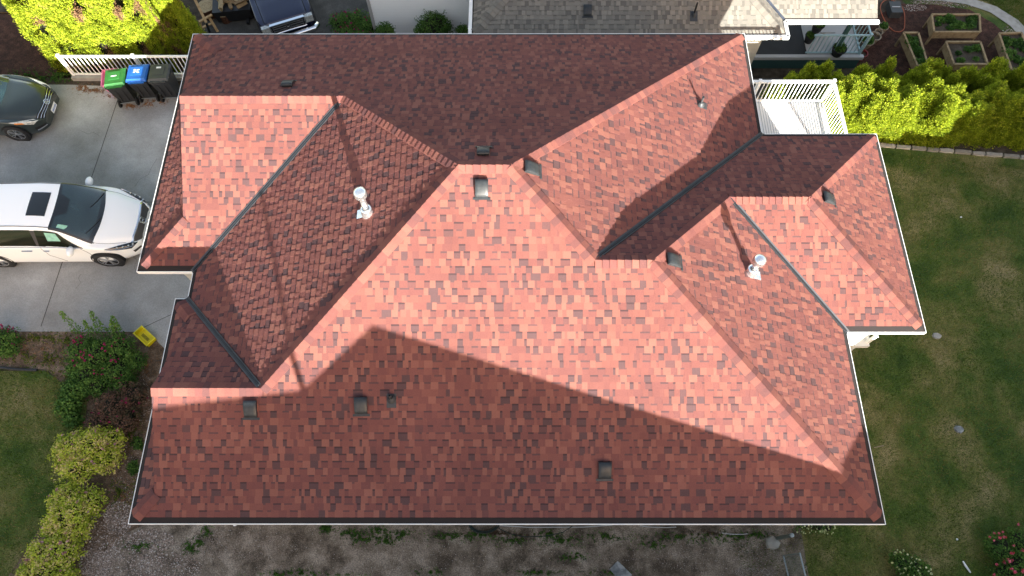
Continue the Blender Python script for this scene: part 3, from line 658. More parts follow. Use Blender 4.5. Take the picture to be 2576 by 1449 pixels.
p = at(1930, 268, -.9); p.z = -2.2; shrub('white_hydrangea', p, 'white blossoming bush seen through the white deck balusters', 'shrub', [(-.2, .1, .9, .33), (.25, 0, .9, .33)], 1500, M['leaf'], .06, (mat('white_petal', (.85, .85, .82), rough=.7), 240, .09, None), seed=14)
# weeds on the gravel: patches of ground cover
def patch(name, spots, m, n, ls, label, kind='stuff', h=.05, seed=0, lift=0):
    r = random.Random(seed); mb = MB()
    for i in range(n):
        u, v, a_, b_ = r.choice(spots); rr = min(2.2, abs(r.gauss(0, .8))); t = r.uniform(0, 6.28)
        if mnoise.noise(Vector((u+a_*rr*math.cos(t), v+b_*rr*math.sin(t), seed))*.13) < -.05: continue
        q = G(u+a_*rr*math.cos(t), v+b_*rr*math.sin(t)); c = Vector((q.x, q.y, q.z+.012+lift+r.random()*h*(1-rr*.6)))
        d = rnd_dir(r); d.z = abs(d.z)*(.9 if h > .02 else .1); d.normalize(); leaf(mb, c, d, ls*r.uniform(.6, 1.3), ls*r.uniform(.3, .6), m, min(1, r.random()*.8+.2*r.random()), r)
    o = mb.build(name); return tag(o, label, None, None, kind)
patch('weeds', [(352, 1375, 38, 12), (480, 1378, 18, 14), (500, 1362, 12, 10), (522, 1336, 12, 10), (820, 1330, 16, 9), (880, 1342, 35, 12), (910, 1355, 30, 16), (950, 1335, 20, 10), (1010, 1345, 30, 14), (760, 1442, 40, 10), (700, 1445, 30, 7), (970, 1360, 20, 12), (1130, 1350, 50, 12), (1080, 1440, 30, 8), (1200, 1345, 40, 12), (1290, 1360, 60, 14), (1380, 1345, 30, 12), (1420, 1360, 50, 14), (1520, 1350, 60, 12), (1700, 1350, 90, 12), (1800, 1352, 60, 16), (1860, 1350, 50, 14), (1640, 1370, 40, 14), (1900, 1345, 40, 10), (1350, 1440, 60, 6), (1530, 1440, 60, 6), (800, 1446, 120, 4), (1440, 1400, 40, 10)], M['leaf'], 17000, .05, 'scattered green weeds on the gravel strip', seed=3, h=.05)
patch('bank_weeds', [(70, 190, 50, 12), (130, 200, 40, 8), (150, 190, 30, 14)], M['leaf'], 2600, .05, 'green weeds on the mulch bank by the driveway corner', seed=23, h=.07)
patch('bed_weeds', [(60, 900, 60, 22), (130, 905, 50, 28), (180, 860, 40, 20), (100, 850, 80, 14), (330, 1090, 30, 40), (300, 1240, 40, 40), (170, 940, 30, 20), (345, 1240, 14, 30)], M['grass'], 6500, .05, 'low green and straw ground cover in the planting bed', seed=13, h=.05)
patch('leaf_litter', [(240, 228, 45, 12), (285, 240, 18, 14), (210, 222, 18, 8), (360, 262, 30, 7), (395, 256, 22, 6), (330, 268, 12, 6)], M['dryleaf'], 3800, .045, 'brown fallen leaves swept against the bins', seed=4, h=.012)
patch('leaf_litter', [(300, 900, 130, 60), (330, 1100, 60, 180), (100, 880, 110, 30), (310, 1250, 60, 60), (370, 930, 20, 60)], M['dryleaf'], 5000, .035, 'dry leaves lying on the planting bed', seed=5, h=.01)
patch('dark_weeds', [(1300, 1345, 110, 12), (1780, 1342, 60, 10), (1240, 1340, 40, 8)], M['redleaf'], 2600, .035, 'reddish dry weeds beside the coiled hose', seed=6, h=.02)
# grass blades on the lawns
def blades(name, poly, n, label, seed):
    r = random.Random(seed); mb = MB(); xs = [p[0] for p in poly]; ys = [p[1] for p in poly]
    def inside(x, y):
        c = False
        for i in range(len(poly)):
            (x1, y1), (x2, y2) = poly[i-1], poly[i]
            if (y1 > y) != (y2 > y) and x < (x2-x1)*(y-y1)/(y2-y1)+x1: c = not c
        return c
    k = 0
    while k < n:
        x, y = r.uniform(min(xs), max(xs)), r.uniform(min(ys), max(ys))
        if not inside(x, y): continue
        k += 1; g_ = mnoise.noise(Vector((x*.8, y*.8, seed)))*.5+mnoise.noise(Vector((x*3.1, y*3.1, seed+4)))*.35
        if r.random() < .16-g_*1.1: tone = r.uniform(.75, 1)
        else: tone = min(1, max(0, .42-g_*.9+r.uniform(-.25, .2)))
        h = r.uniform(.02, .055); t = r.uniform(0, 6.28); l = r.uniform(.0, .045); s_ = Vector((math.cos(t), math.sin(t), 0)); z = gz(x, y)+.006
        b_ = Vector((x, y, z)); q = Vector((-s_.y, s_.x, 0))*r.uniform(.004, .010)
        mb.face([b_-q, b_+q, b_+s_*l+Vector((0, 0, h))], M['grass'], tone)
    o = mb.build(name); return tag(o, label, None, None, 'stuff')
blades('grass', [(9.2, .2), (13, .2), (16.6, 12.2), (11.6, 12.8), (9.4, 11.4), (9.3, 5.2), (7.6, 5.2), (7.3, 1.3), (5.4, 1.1), (5.6, .2)], 70000, 'short patchy green and brown grass of the right hand lawn', 2)
blades('grass', [(-15, -.2), (-11.6, -.2), (-11.0, 2), (-10.8, 4.0), (-12, 5.3), (-15, 5.4)], 26000, 'short patchy grass of the left hand lawn', 3)
blades('grass', [tuple(at(u, v, -2.4).xy) for u, v in ((2440, -12), (2600, -20), (2640, 90), (2590, 90), (2545, 48), (2500, 14))], 9000, 'dark grass beyond the curved stone path', 6)
# pebbles
def pebbles(name, spots, n, s0, s1, label, seed, zf=None):
    r = random.Random(seed); mb = MB()
    for i in range(n):
        u, v, a_, b_ = r.choice(spots); rr = math.sqrt(r.random()); t = r.uniform(0, 6.28); uu, vv = u+a_*rr*math.cos(t), v+b_*rr*math.sin(t)
        q = G(uu, vv) if zf is None else at(uu, vv, zf); s_ = r.uniform(s0, s1); c = Vector((q.x, q.y, q.z+.012+s_*.25)); tn = r.random()**1.2
        V = [c+Vector((math.cos(k*1.2566+t)*s_*r.uniform(.7, 1.1), math.sin(k*1.2566+t)*s_*r.uniform(.6, 1.0), -s_*.2)) for k in range(5)]
        T = [c+(p-c)*.55+Vector((0, 0, s_*.45)) for p in V]
        for k in range(5): mb.face([V[k-1], V[k], T[k], T[k-1]], M['pebble'], tn)
        mb.face(T, M['pebble'], tn)
    return tag(mb.build(name), label, None, None, 'stuff')
pebbles('pebbles', [(260, 1350, 70, 60), (330, 1420, 90, 50), (420, 1430, 90, 40), (300, 1300, 40, 40), (380, 1360, 60, 30), (240, 1420, 40, 40)], 7000, .008, .022, 'loose grey and tan pebbles at the bottom left of the house', 3)
pebbles('gravel', [(800, 1390, 420, 60), (1400, 1390, 420, 60), (1800, 1400, 170, 45), (600, 1370, 160, 40), (1900, 1440, 60, 12)], 7500, .005, .012, 'fine grey gravel along the bottom wall of the house', 4)
pebbles('gravel', [(2420, 10, 60, 10), (2300, 20, 30, 10), (2540, 90, 20, 30), (2350, 6, 60, 6)], 900, .012, .03, 'white stones along the curved garden path', 5, zf=-2.4)
def pebspots_bed(): return [(345, 1000, 40, 80), (320, 1180, 40, 120)]
pebbles('pebbles', pebspots_bed(), 1800, .006, .014, 'small brown stones in the planting bed beside the wall', 8)

# ------------------------------------------------------------------ edging stones at the foot of the east hedge
r = random.Random(9); x = 11.0; i = 0
while x < 17.3:
    L_ = r.uniform(.35, .62); mb = MB(); y = 12.97-(x-11.8)*.105
    V = [(sx*L_*.47, sy*.055*r.uniform(.8, 1.2), .09 if k else -.05) for k in (0, 1) for sx, sy in ((-1, -1), (-.3, -1.1), (.4, -1), (1, -.9), (1, 1), (.2, 1.1), (-.5, 1), (-1, .9))]
    mb.mesh([Vector(p) for p in V], [tuple(range(8, 16))]+[(k, (k+1) % 8, (k+1) % 8+8, k+8) for k in range(8)], M['stone'], r.random())
    o = mb.build('edging_stone', loc=(x+L_/2, y, -1.0)); o.rotation_euler.z = -.105+r.uniform(-.04, .04); i += 1
    ordn = ['first', 'second', 'third', 'fourth', 'fifth', 'sixth', 'seventh', 'eighth', 'ninth', 'tenth', 'eleventh', 'twelfth', 'thirteenth', 'fourteenth', 'fifteenth', 'sixteenth', 'seventeenth', 'eighteenth'][min(i-1, 17)]
    tag(o, f'pale edging stone below the hedge, {ordn} from the red roof corner', 'edging stone', 'edging stones between hedge and lawn'); x += L_+.02
for u, v, s_, m, lab in ((2356, 846, .14, 'kerb', 'flat grey stepping stone in the lawn by the roof corner'), (2412, 1080, .14, 'slate', 'pale blue-grey stone half sunk in the middle of the lawn')):
    p = G(u, v); mb = MB(); rr = random.Random(int(u)); k = 9
    V = [Vector((math.cos(6.283*j/k)*s_*rr.uniform(.8, 1.1), math.sin(6.283*j/k)*s_*.8*rr.uniform(.8, 1.1), 0)) for j in range(k)]
    mb.mesh(V+[q*.8+Vector((0, 0, .05)) for q in V], [tuple(range(k, 2*k))]+[(j, (j+1) % k, (j+1) % k+k, j+k) for j in range(k)], M[m]); tag(mb.build('stepping_stone', loc=p, tone=False), lab, 'stone')

# ------------------------------------------------------------------ white driveway fence
def railing(t, A, B, z, h, nb, m, posts=(), bw=.022, top=.06):
    A, B = Vector(A), Vector(B); Lg = (B-A).length
    for zz, w_, hh, nm in ((z+h, top, .05, 'top_rail'), (z+.10, .045, .045, 'bottom_rail')):
        mb = MB(); mb.bar((A.x, A.y, zz), (B.x, B.y, zz), w_, hh, m); mb.build(nm, t, tone=False)
    bm_ = MB(); bm_.box((0, 0, (h-.1)/2), (bw, bw, h-.13), m); b0 = bm_.build('baluster', t, tone=False)
    for i in range(nb):
        o = b0 if i == 0 else b0.copy()
        if i: COL.objects.link(o)
        p = A.lerp(B, (i+.5)/nb); o.location = (p.x, p.y, z+.10)
    for f in posts:
        p = A.lerp(B, f); mb = MB(); mb.box((0, 0, h/2+.02), (.07, .07, h+.06), m); mb.box((0, 0, h+.06), (.09, .09, .02), m); mb.build('post', t, loc=(p.x, p.y, z), tone=False)
t = thing('white_fence', (0, 0, 0), 'white metal fence on a low concrete kerb behind the three wheelie bins', 'fence')
railing(t, (-13.79, 14.9, 0), (-8.4, 14.9, 0), .08, .88, 40, M['white'], (0, .42, .86))
mb = MB(); mb.box((-11.1, 14.88, .03), (5.5, .22, .22), M['kerb']); mb.build('kerb', t, tone=False)
# ------------------------------------------------------------------ white deck at the right
t = thing('white_deck', (0, 0, 0), 'white deck with white baluster railing in the corner of the house', 'deck')
mb = MB(); mb.box((7.45, 12.2, .34), (3.75, 2.95, .12), M['deckfloor'])
k = 6.0
while k < 9.3: mb.box((k, 12.2, .404), (.018, 2.85, .008), M['pgrey']); k += .075
mb.build('floor', t, tone=False)
railing(t, (5.9, 13.6, 0), (9.3, 13.6, 0), .40, .95, 30, M['white'], (.03, .37, 1), top=.09)
railing(t, (9.3, 13.5, 0), (9.3, 10.8, 0), .40, .95, 22, M['white'], (.98,), bw=.016, top=.09)
for x, y in ((9.2, 13.5), (7.6, 13.5), (6.1, 13.5)):
    mb = MB(); mb.box((x, y, -1.0), (.12, .12, 2.6), M['white']); mb.build('support_post', t, tone=False)
t = thing('white_stair_landing', (0, 0, 0), 'white stair landing with rail showing below the right roof notch', 'stair landing')
mb = MB(); mb.box((8.3, 6.75, .33), (1.8, 1.8, .14), M['deckfloor']); mb.build('floor', t, tone=False)
railing(t, (9.15, 5.95, 0), (9.15, 7.5, 0), .40, .45, 6, M['white'], (0, 1))
for y_ in (6.0, 7.5):
    mb = MB(); mb.box((9.0, y_, -.38), (.1, .1, 1.3), M['white']); mb.build('support_post', t, tone=False)

# ------------------------------------------------------------------ north neighbour's house
NZ = .5; nb = thing('taupe_roofed_house', (0, 0, 0), 'neighbour house with taupe shingle roof, white gutters and white siding along the top edge', 'house')
nx0, nx1, ny, ny2, nx2 = -1.32, 8.62, 16.15, 16.78, 11.62
NP = {'a': ((0, 1), ny, [(nx0, ny), (nx1, ny), (nx1-5.0, ny+5), (nx0+5, ny+5)]),
      'b': ((1, 0), nx0, [(nx0, ny), (nx0+5, ny+5), (nx0, ny+10)]),
      'c': ((-1, 0), nx1, [(nx1, ny), (nx1, ny2), (nx1-3.2, ny2+3.2), (nx1-3.83, ny+3.83)]),
      'd': ((0, 1), ny2, [(nx1, ny2), (nx2, ny2), (nx2, ny2+4.2), (nx1-3.2, ny2+4.2), (nx1-3.2, ny2+3.2)])}
mb = MB()
for k, (up, ev, poly) in NP.items(): shingle(mb, up, ev, poly, ze=NZ, mt=M['nshingle'], start=.05)
mb.build('roof', nb)
def nn(u): return Vector((-.5*u[0], -.5*u[1], 1)).normalized()
mb = MB()
for A, B, u1, u2 in (((nx0, ny, NZ), (nx0+4.5, ny+4.5, NZ+2.25), (0, 1), (1, 0)), ((nx1, ny, NZ), (nx1-4.5, ny+4.5, NZ+2.25), (0, 1), (-1, 0))):
    mb = MB(); caps(mb, A, B, None, None, trim=.15, m=M['nshingle'], na=nn(u1), nb=nn(u2), width=.17)
    mb.build('ridge_cap', nb)
mb = MB(); mb.bar((nx1+.02, ny2, NZ+.03), (nx1-3.2, ny2+3.2, NZ+1.63), .08, .03, M['guard']); mb.build('valley_flashing', nb, tone=False)
for A, B in (((nx0-.05, ny-.06), (nx1+.08, ny-.06)), ((nx1+.05, ny-.05), (nx1+.05, ny2-.06)), ((nx1+.05, ny2-.06), (nx2+.05, ny2-.06)), ((nx0-.05, ny-.1), (nx0-.05, ny+10))):
    mb = MB(); mb.bar((*A, NZ-.03), (*B, NZ-.03), .11, .10, M['white']); mb.build('gutter', nb, tone=False)
mb = MB(); mb.box((3.9, 21.2, -1.0), (8.6, 9, 2.8), M['siding']); mb.build('wall', nb, tone=False)
mb = MB(); z = -2.4; yw = 18.8
while z < 3.2: mb.face([(-5.0, yw-.03, z), (-1.0, yw-.03, z), (-1.0, yw, z+.125), (-5.0, yw, z+.125)], M['blind']); mb.face([(-5.0, yw-.002, z+.100), (-1.0, yw-.002, z+.100), (-1.0, yw-.033, z+.127), (-5.0, yw-.033, z+.127)], M['pgrey']); z += .125  # grey strip under each lap paints in the shadow gap between courses
mb.face([(-5.0, yw, -2.4), (-5.0, yw+5, -2.4), (-5.0, yw+5, 3.2), (-5.0, yw, 3.2)], M['blind']); mb.bar((-5.02, yw-.03, -2.4), (-5.02, yw-.03, 3.2), .1, .06, M['pgrey'])
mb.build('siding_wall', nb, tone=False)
def atroof(u, v, ev): n = nn((0, 1)); d = ray(u, v); o = Vector((0, 0, CAM_H)); q = Vector((0, ev, NZ)); return o+d*((q-o).dot(n)/d.dot(n))
Rn = Matrix((Vector((1, 0, 0)), Vector((0, 1, .5)).normalized(), nn((0, 1)))).transposed().to_4x4()
o = rcopy(v0); o.parent = nb; o.matrix_local = Matrix.Translation(atroof(1478, 26, ny)) @ Rn
mb = MB(); mb.box((0, -.04, .016), (.24, .32, .006), M['pipe']); base = mb.build('plumbing_vent', nb, tone=False); base.matrix_local = Matrix.Translation(atroof(1745, 38, ny)) @ Rn
m_ = MB(); inv = Rn.inverted(); m_.lathe([(.09, -.02), (.05, .10), (.035, .11)], M['pipe'], 12, M=inv); m_.lathe([(.03, 0), (.03, .5), (0, .5)], M['black'], 10, M=inv); m_.build('stack', base, tone=False)
# neighbour's dark deck
nd = thing('dark_deck', (0, 0, 0), 'neighbour dark deck with pale blue railing and a green gate post below the taupe roof', 'deck')
q = lambda u, v, z=-1.75: at(u, v, z)
mb = MB(); x0, x1 = q(1888, 135).x, q(2160, 135).x; y0 = q(1900, 137).y
mb.box(((x0+x1)/2-.4, y0+1.7, -1.80), (x1-x0+.8, 3.4, .10), M['ndeck']); mb.build('floor', nd, tone=False)
xs = q(2030, 135).x
mb = MB(); mb.box(((xs+x1)/2, y0+1.7, -1.742), (x1-xs, 3.36, .02), M['pgrey']); mb.build('pale_floor', nd, tone=False)
mb = MB(); mb.box(((x0+x1)/2, y0-.08, -1.80), (x1-x0+.3, .14, .13), M['pgrey']); mb.build('edge_board', nd, tone=False)
mb = MB(); mb.box(((x0+x1)/2, y0-.04, -2.12), (x1-x0+.2, .08, .5), M['teal']); mb.build('skirt', nd, tone=False)
railing(nd, (xs-.1, y0, 0), (x1, y0, 0), -1.75, .92, 13, M['blueg'], (1,), top=.05)
railing(nd, (x1, y0, 0), (x1, y0+3.2, 0), -1.75, .92, 16, M['blueg'], (1,), top=.05)
mb = MB(); mb.box((q(2098, 138).x, y0+.06, -.75), (.12, .12, 2.1), M['teal']); mb.build('post', nd, tone=False)
mb = MB(); mb.box(((xs+x1)/2-.2, y0+.9, -1.4), (.5, .5, .05), M['pgrey']); mb.box(((xs+x1)/2-.2, y0+.9, -1.6), (.08, .08, .4), M['pgrey']); tag(mb.build('plant_stand', tone=False), 'low pale plant stand on the neighbour deck behind the railing', 'plant stand')
def pot(u, v, r0, m, label, z=-2.4, plant=True, h=.28, group=None, hollow=False):
    t = thing('plant_pot' if not hollow else 'pot_ring', at(u, v, z+h), label, 'plant pot', group); t.location.z = z
    mb = MB(); mb.lathe([(r0*.7, 0), (r0, h), (r0*1.08, h), (r0*1.08, h+.02), (r0*.9, h+.02), (r0*.88, h-.06)], M[m], 18); mb.lathe([(r0*.88, h-.06), (0, h-.05)], M['soil'], 18); mb.build('pot', t, tone=False)
    if plant:
        mb = MB(); r = random.Random(int(u+v))
        for i in range(420): d = rnd_dir(r); d.z = abs(d.z); leaf(mb, Vector((0, 0, h))+d*r0*r.uniform(.3, 1), rnd_dir(r), .07, .045, M['leaf'], r.random(), r)
        mb.build('foliage', t)
GP_ = 'pots around the neighbour deck'
pot(2112, 122, .24, 'ndeck', 'dark pot with a bushy green plant on the pale deck floor', -1.73, group=GP_); pot(2060, 62, .2, 'ndeck', 'potted plant under the neighbour roof edge behind the railing', -1.2, group=GP_); pot(2040, 28+62, .18, 'ndeck', 'smaller potted plant beside the dark deck floor', -1.73, group=GP_)
pot(2183, 103, .22, 'terra', 'tan pot with trailing green plant against the blue railing', group=GP_); pot(2171, 134, .17, 'potred', 'red rimmed pot at the corner of the neighbour deck', plant=False, group=GP_)
pot(2202, 91, .2, 'terra', 'empty tan pot, largest of the ring row on the mulch', plant=False, group=GP_); pot(2211, 80, .14, 'terra', 'small empty tan pot between two larger ones', plant=False, group=GP_); pot(2223, 67, .17, 'terra', 'tan pot with a small seedling nearest the hose reel', group=GP_)
# hose reel
t = thing('hose_reel', at(2245, 35, -2.4), 'grey box-shaped hose reel with orange hose lying on the mulch', 'hose reel')
mb = MB(); mb.box((0, .05, .15), (.42, .55, .3), M['bingrey']); mb.box((0, .05, .305), (.30, .04, .01), M['pgrey']); mb.build('body', t, tone=False)
mb = MB(); r = random.Random(3)
mb.tube([(math.cos(a_)*.42*(1+.1*math.sin(3*a_)), math.sin(a_)*.85*(1+.06*math.cos(2*a_))-.1, .03+.01*math.sin(5*a_)) for a_ in [i*.3 for i in range(44)]], .016, M['ohose'], 6); mb.build('hose', t, tone=False)
# raised planter beds on legs
def planter(cs, label, name='raised_planter', dens=1.0, z=-1.75, seed=1, dark=.5):
    P = [at(u, v, z) for u, v in cs]; c = sum(P, Vector())/4; t = thing(name, (c.x, c.y, -2.4), label, 'planter', 'raised planters in the mulch garden')
    L_ = [p-Vector((c.x, c.y, -2.4)) for p in P]; top = z+2.4
    for i in range(4):
        a_, b_ = L_[i], L_[(i+1) % 4]; mb = MB()
        for k in range(2): mb.bar((a_.x, a_.y, top-.08-.15*k), (b_.x, b_.y, top-.08-.15*k), .035, .146, M['oldwood'])
        mb.bar((a_.x, a_.y, top+.005), (b_.x, b_.y, top+.005), .07, .02, M['oldwood']); mb.build('side_board', t, tone=False)
        mb = MB(); mb.box((a_.x*.96, a_.y*.96, (top-.3)/2), (.07, .07, top-.3), M['oldwood']); mb.build('leg', t, tone=False)
    mb = MB(); mb.face([Vector((p.x*.98, p.y*.98, top-.07)) for p in L_], M['soil']); mb.build('soil', t, tone=False)
    r = random.Random(seed); mb = MB()
    cl = [(r.random(), r.random(), r.uniform(.08, .2)) for _ in range(int(16*dens))]
    for fx, fy, rad in cl:
        a_ = L_[0].lerp(L_[1], .1+.8*fx); b_ = L_[3].lerp(L_[2], .1+.8*fx); cc = a_.lerp(b_, .12+.76*fy); tn = r.uniform(0, .8)
        for i in range(int(120)): d = rnd_dir(r); d.z = abs(d.z)*.6; leaf(mb, Vector((cc.x, cc.y, top-.05))+d*rad*r.random()**.5, (rnd_dir(r)+Vector((0, 0, .3))).normalized(), r.uniform(.04, .10), r.uniform(.03, .07), M['leaf'], min(1, max(0, tn+r.uniform(-.2, .3))), r)
    mb.build('vegetables', t)
planter([(2350, 80), (2466, 80), (2464, 36), (2344, 36)], 'long planter full of leafy greens nearest the top edge', dens=1.6, seed=2)
planter([(2308, 165), (2335, 165), (2310, 82), (2273, 82)], 'narrow planter standing lengthwise behind the hedge tips', dens=1.0, seed=3)
planter([(2400, 161), (2485, 161), (2466, 105), (2380, 105)], 'nearly square planter with sparse seedlings in dark soil', dens=.55, seed=4)
planter([(2545, 175), (2600, 172), (2570, 82), (2513, 84)], 'planter with big-leaved squash at the right edge of the photo', dens=1.2, seed=5)

# ------------------------------------------------------------------ vehicles
def cr(p0, p1, p2, p3, t): return .5*((2*p1)+(-p0+p2)*t+(2*p0-5*p1+4*p2-p3)*t*t+(-p0+3*p1-3*p2+p3)*t*t*t)
class Car:
    def __init__(s, st): s.st = st      # x, w, zb, zs, zbelt, wb, wr, zr, bow
    def ctrl(s, i, j):
        i = max(0, min(len(s.st)-1, i)); x, w_, zb, zs, zbt, wb, wr, zr_, bow = s.st[i]
        row = [(w_*.93, zb), (w_, zb+.12), (w_*1.0, zs*.62+zb*.38), (w_*.985, zs), (wb, zbt), (wr, zr_-.075), (wr*.80, zr_-.02), (wr*.4, zr_), (0, zr_+.006)]
        sg = 1
        if j > 8: j = 16-j; sg = -1
        j = max(0, j); y, z = row[j]; return Vector((-(x+bow*(abs(y)/s.st[3][1])**2.2), sg*y, z))
    def pt(s, u, v):
        n = len(s.st)-1; u = max(0, min(n, u)); v = max(0, min(16, v)); i = min(n-1, int(u)); j = min(15, int(v)); fu, fv = u-i, v-j
        def rowp(ii):
            c = [s.ctrl(ii, j+k) for k in (-1, 0, 1, 2)]
            q = [cr(c[0][d], c[1][d], c[2][d], c[3][d], fv) for d in range(3)]; l = c[1].lerp(c[2], fv); return Vector(q).lerp(l, .35)
        P = [rowp(i+k) for k in (-1, 0, 1, 2)]
        q = Vector([cr(P[0][d], P[1][d], P[2][d], P[3][d], fu) for d in range(3)]); return q.lerp(P[1].lerp(P[2], fu), .25)
    def nrm(s, u, v):
        e = .04; a_ = s.pt(u+e, v)-s.pt(u-e, v); b_ = s.pt(u, v+e)-s.pt(u, v-e); n = a_.cross(b_)
        n = n.normalized() if n.length > 1e-9 else Vector((0, 0, 1)); c = s.pt(u, v)
        ref = Vector((0, c.y, c.z-.6));
        if abs(u) < .3: ref.x += .5
        return n if n.dot(ref) > 0 else -n
    def grid(s, mb, u0, u1, v0, v1, nu, nv, m, off=0, quad=None):
        V = []
        for i in range(nu+1):
            for j in range(nv+1):
                fu, fv = i/nu, j/nv
                if quad: (ua, va), (ub, vb), (uc, vc), (ud, vd) = quad; u = (ua*(1-fu)+ub*fu)*(1-fv)+(ud*(1-fu)+uc*fu)*fv; v = (va*(1-fu)+vb*fu)*(1-fv)+(vd*(1-fu)+vc*fu)*fv
                else: u, v = u0+(u1-u0)*fu, v0+(v1-v0)*fv
                p = s.pt(u, v)
                if off: p = p+s.nrm(u, v)*off
                V.append(p)
        k = nv+1; mb.mesh(V, [(i*k+j, (i+1)*k+j, (i+1)*k+j+1, i*k+j+1) for i in range(nu) for j in range(nv)], m)
    def body(s, t, m):
        mb = MB(); n = len(s.st)-1; s.grid(mb, 0, n, 0, 16, n*5, 48, m)
        mb.face([s.pt(0, j/3) for j in range(49)], m); mb.face([s.pt(n, j/3) for j in range(49)][::-1], m)
        o = mb.build('body', t, tone=False); me = o.data; me.polygons.foreach_set('use_smooth', [len(p.vertices) == 4 for p in me.polygons]); return o
    def patch(s, t, name, m, u0=0, u1=0, v0=0, v1=0, off=.006, nu=8, nv=8, quad=None, parent=None):
        mb = MB(); s.grid(mb, u0, u1, v0, v1, nu, nv, m, off, quad); return mb.build(name, parent or t, smooth=True, tone=False)
    def line(s, mb, pts, rad, m, off=.006):
        P = []
        for (ua, va), (ub, vb) in zip(pts, pts[1:]):
            for k in range(6): f = k/6; u, v = ua+(ub-ua)*f, va+(vb-va)*f; P.append(s.pt(u, v)+s.nrm(u, v)*off)
        u, v = pts[-1]; P.append(s.pt(u, v)+s.nrm(u, v)*off); mb.tube(P, rad, m, 5)
def mir(quad): return [(u, 16-v) for u, v in quad]
def wheel(t, x, y, rr, side, spokes=5, turn=0, wd=.22):
    t_ = MB(); w_ = wd/2
    Mx = Matrix.Rotation(math.pi/2, 4, 'X') if side < 0 else Matrix.Rotation(-math.pi/2, 4, 'X')
    t_.lathe([(rr*.68, -w_), (rr*.93, -w_), (rr, -w_*.75), (rr, w_*.75), (rr*.93, w_), (rr*.70, w_), (rr*.68, w_*.9)], M['rubber'], 36, M=Mx)
    o = t_.build('wheel', t, loc=(x, y, rr), smooth=True, tone=False); o.rotation_euler.z = turn
    t_ = MB(); t_.lathe([(rr*.69, w_*.92), (rr*.66, w_*.95), (rr*.64, w_*.55), (rr*.2, w_*.40), (0, w_*.4)], M['black'], 30, M=Mx); t_.lathe([(rr*.70, w_*1.0), (rr*.66, w_*1.02), (rr*.655, w_*.9)], M['rim'], 30, M=Mx)
    for k in range(spokes*2):
        a_ = (k//2)*2*math.pi/spokes+(.17 if k % 2 else -.17); c_, s_ = math.cos(a_), math.sin(a_); b_ = (k//2)*2*math.pi/spokes
        p0 = Vector((math.cos(b_)*rr*.12, math.sin(b_)*rr*.12, w_*.82)); p1 = Vector((c_*rr*.66, s_*rr*.66, w_*.92)); t_.bar(Mx @ p0, Mx @ p1, rr*.075, .02, M['rim'])
    t_.lathe([(rr*.16, w_*.8), (rr*.13, w_*.9), (0, w_*.92)], M['rim'], 14, M=Mx); t_.build('rim', o, tone=False)
def arch(t, x, y, rr, side):
    mb = MB(); Mx = Matrix.Translation((x, y, rr)) @ (Matrix.Rotation(math.pi/2, 4, 'X') if side < 0 else Matrix.Rotation(-math.pi/2, 4, 'X'))
    mb.lathe([(rr*1.14, -.30), (rr*1.14, 0), (rr*.5, -.02)], M['black'], 30, M=Mx); return mb.build('wheel_arch', t, tone=False)
# --- white minivan
VN = [(0, .56, .30, .52, .66, .52, .44, .70, .16), (.10, .78, .24, .60, .76, .74, .60, .82, .26), (.40, .93, .20, .70, .86, .90, .72, .95, .30), (.66, .975, .19, .78, .95, .945, .80, 1.04, .22),
      (.92, .985, .19, .84, 1.02, .955, .84, 1.12, .22), (1.22, .99, .19, .87, 1.05, .955, .80, 1.34, .20), (1.58, .99, .19, .89, 1.06, .955, .74, 1.58, .17), (1.88, .99, .19, .90, 1.07, .955, .71, 1.68, .12),
      (2.45, .99, .19, .92, 1.09, .955, .70, 1.74, 0), (3.4, .99, .19, .93, 1.10, .955, .69, 1.74, 0), (4.6, .985, .2, .93, 1.10, .95, .68, 1.70, 0), (5.0, .95, .24, .90, 1.06, .91, .64, 1.55, -.06), (5.2, .86, .34, .74, .95, .82, .55, 1.1, -.12)]
van = thing('white_minivan', (0, 0, 0), 'white minivan with a black sunroof parked nose-in at the garage', 'minivan')
c = Car(VN); vb = c.body(van, M['vanpaint'])
ws = c.patch(van, 'windscreen', M['dglass'], 4.02, 7.0, 5.05, 10.95, .004, 14, 16)
c.patch(van, 'glass', M['glass'], 4.35, 6.80, 5.42, 10.58, .008, 14, 16, parent=ws)
c.patch(van, 'visor_tint', M['dglass'], quad=[(6.05, 7.3), (6.85, 6.8), (6.85, 9.2), (6.05, 8.7)], off=.011, parent=ws, nu=5)
c.patch(van, 'paper', M['mint'], quad=[(5.7, 9.75), (6.35, 9.85), (6.4, 10.35), (5.85, 10.3)], off=.0125, parent=ws, nu=3, nv=3)
c.patch(van, 'sunroof', M['dglass'], quad=[(7.35, 6.75), (8.1, 6.75), (8.1, 9.25), (7.35, 9.25)], off=.007)
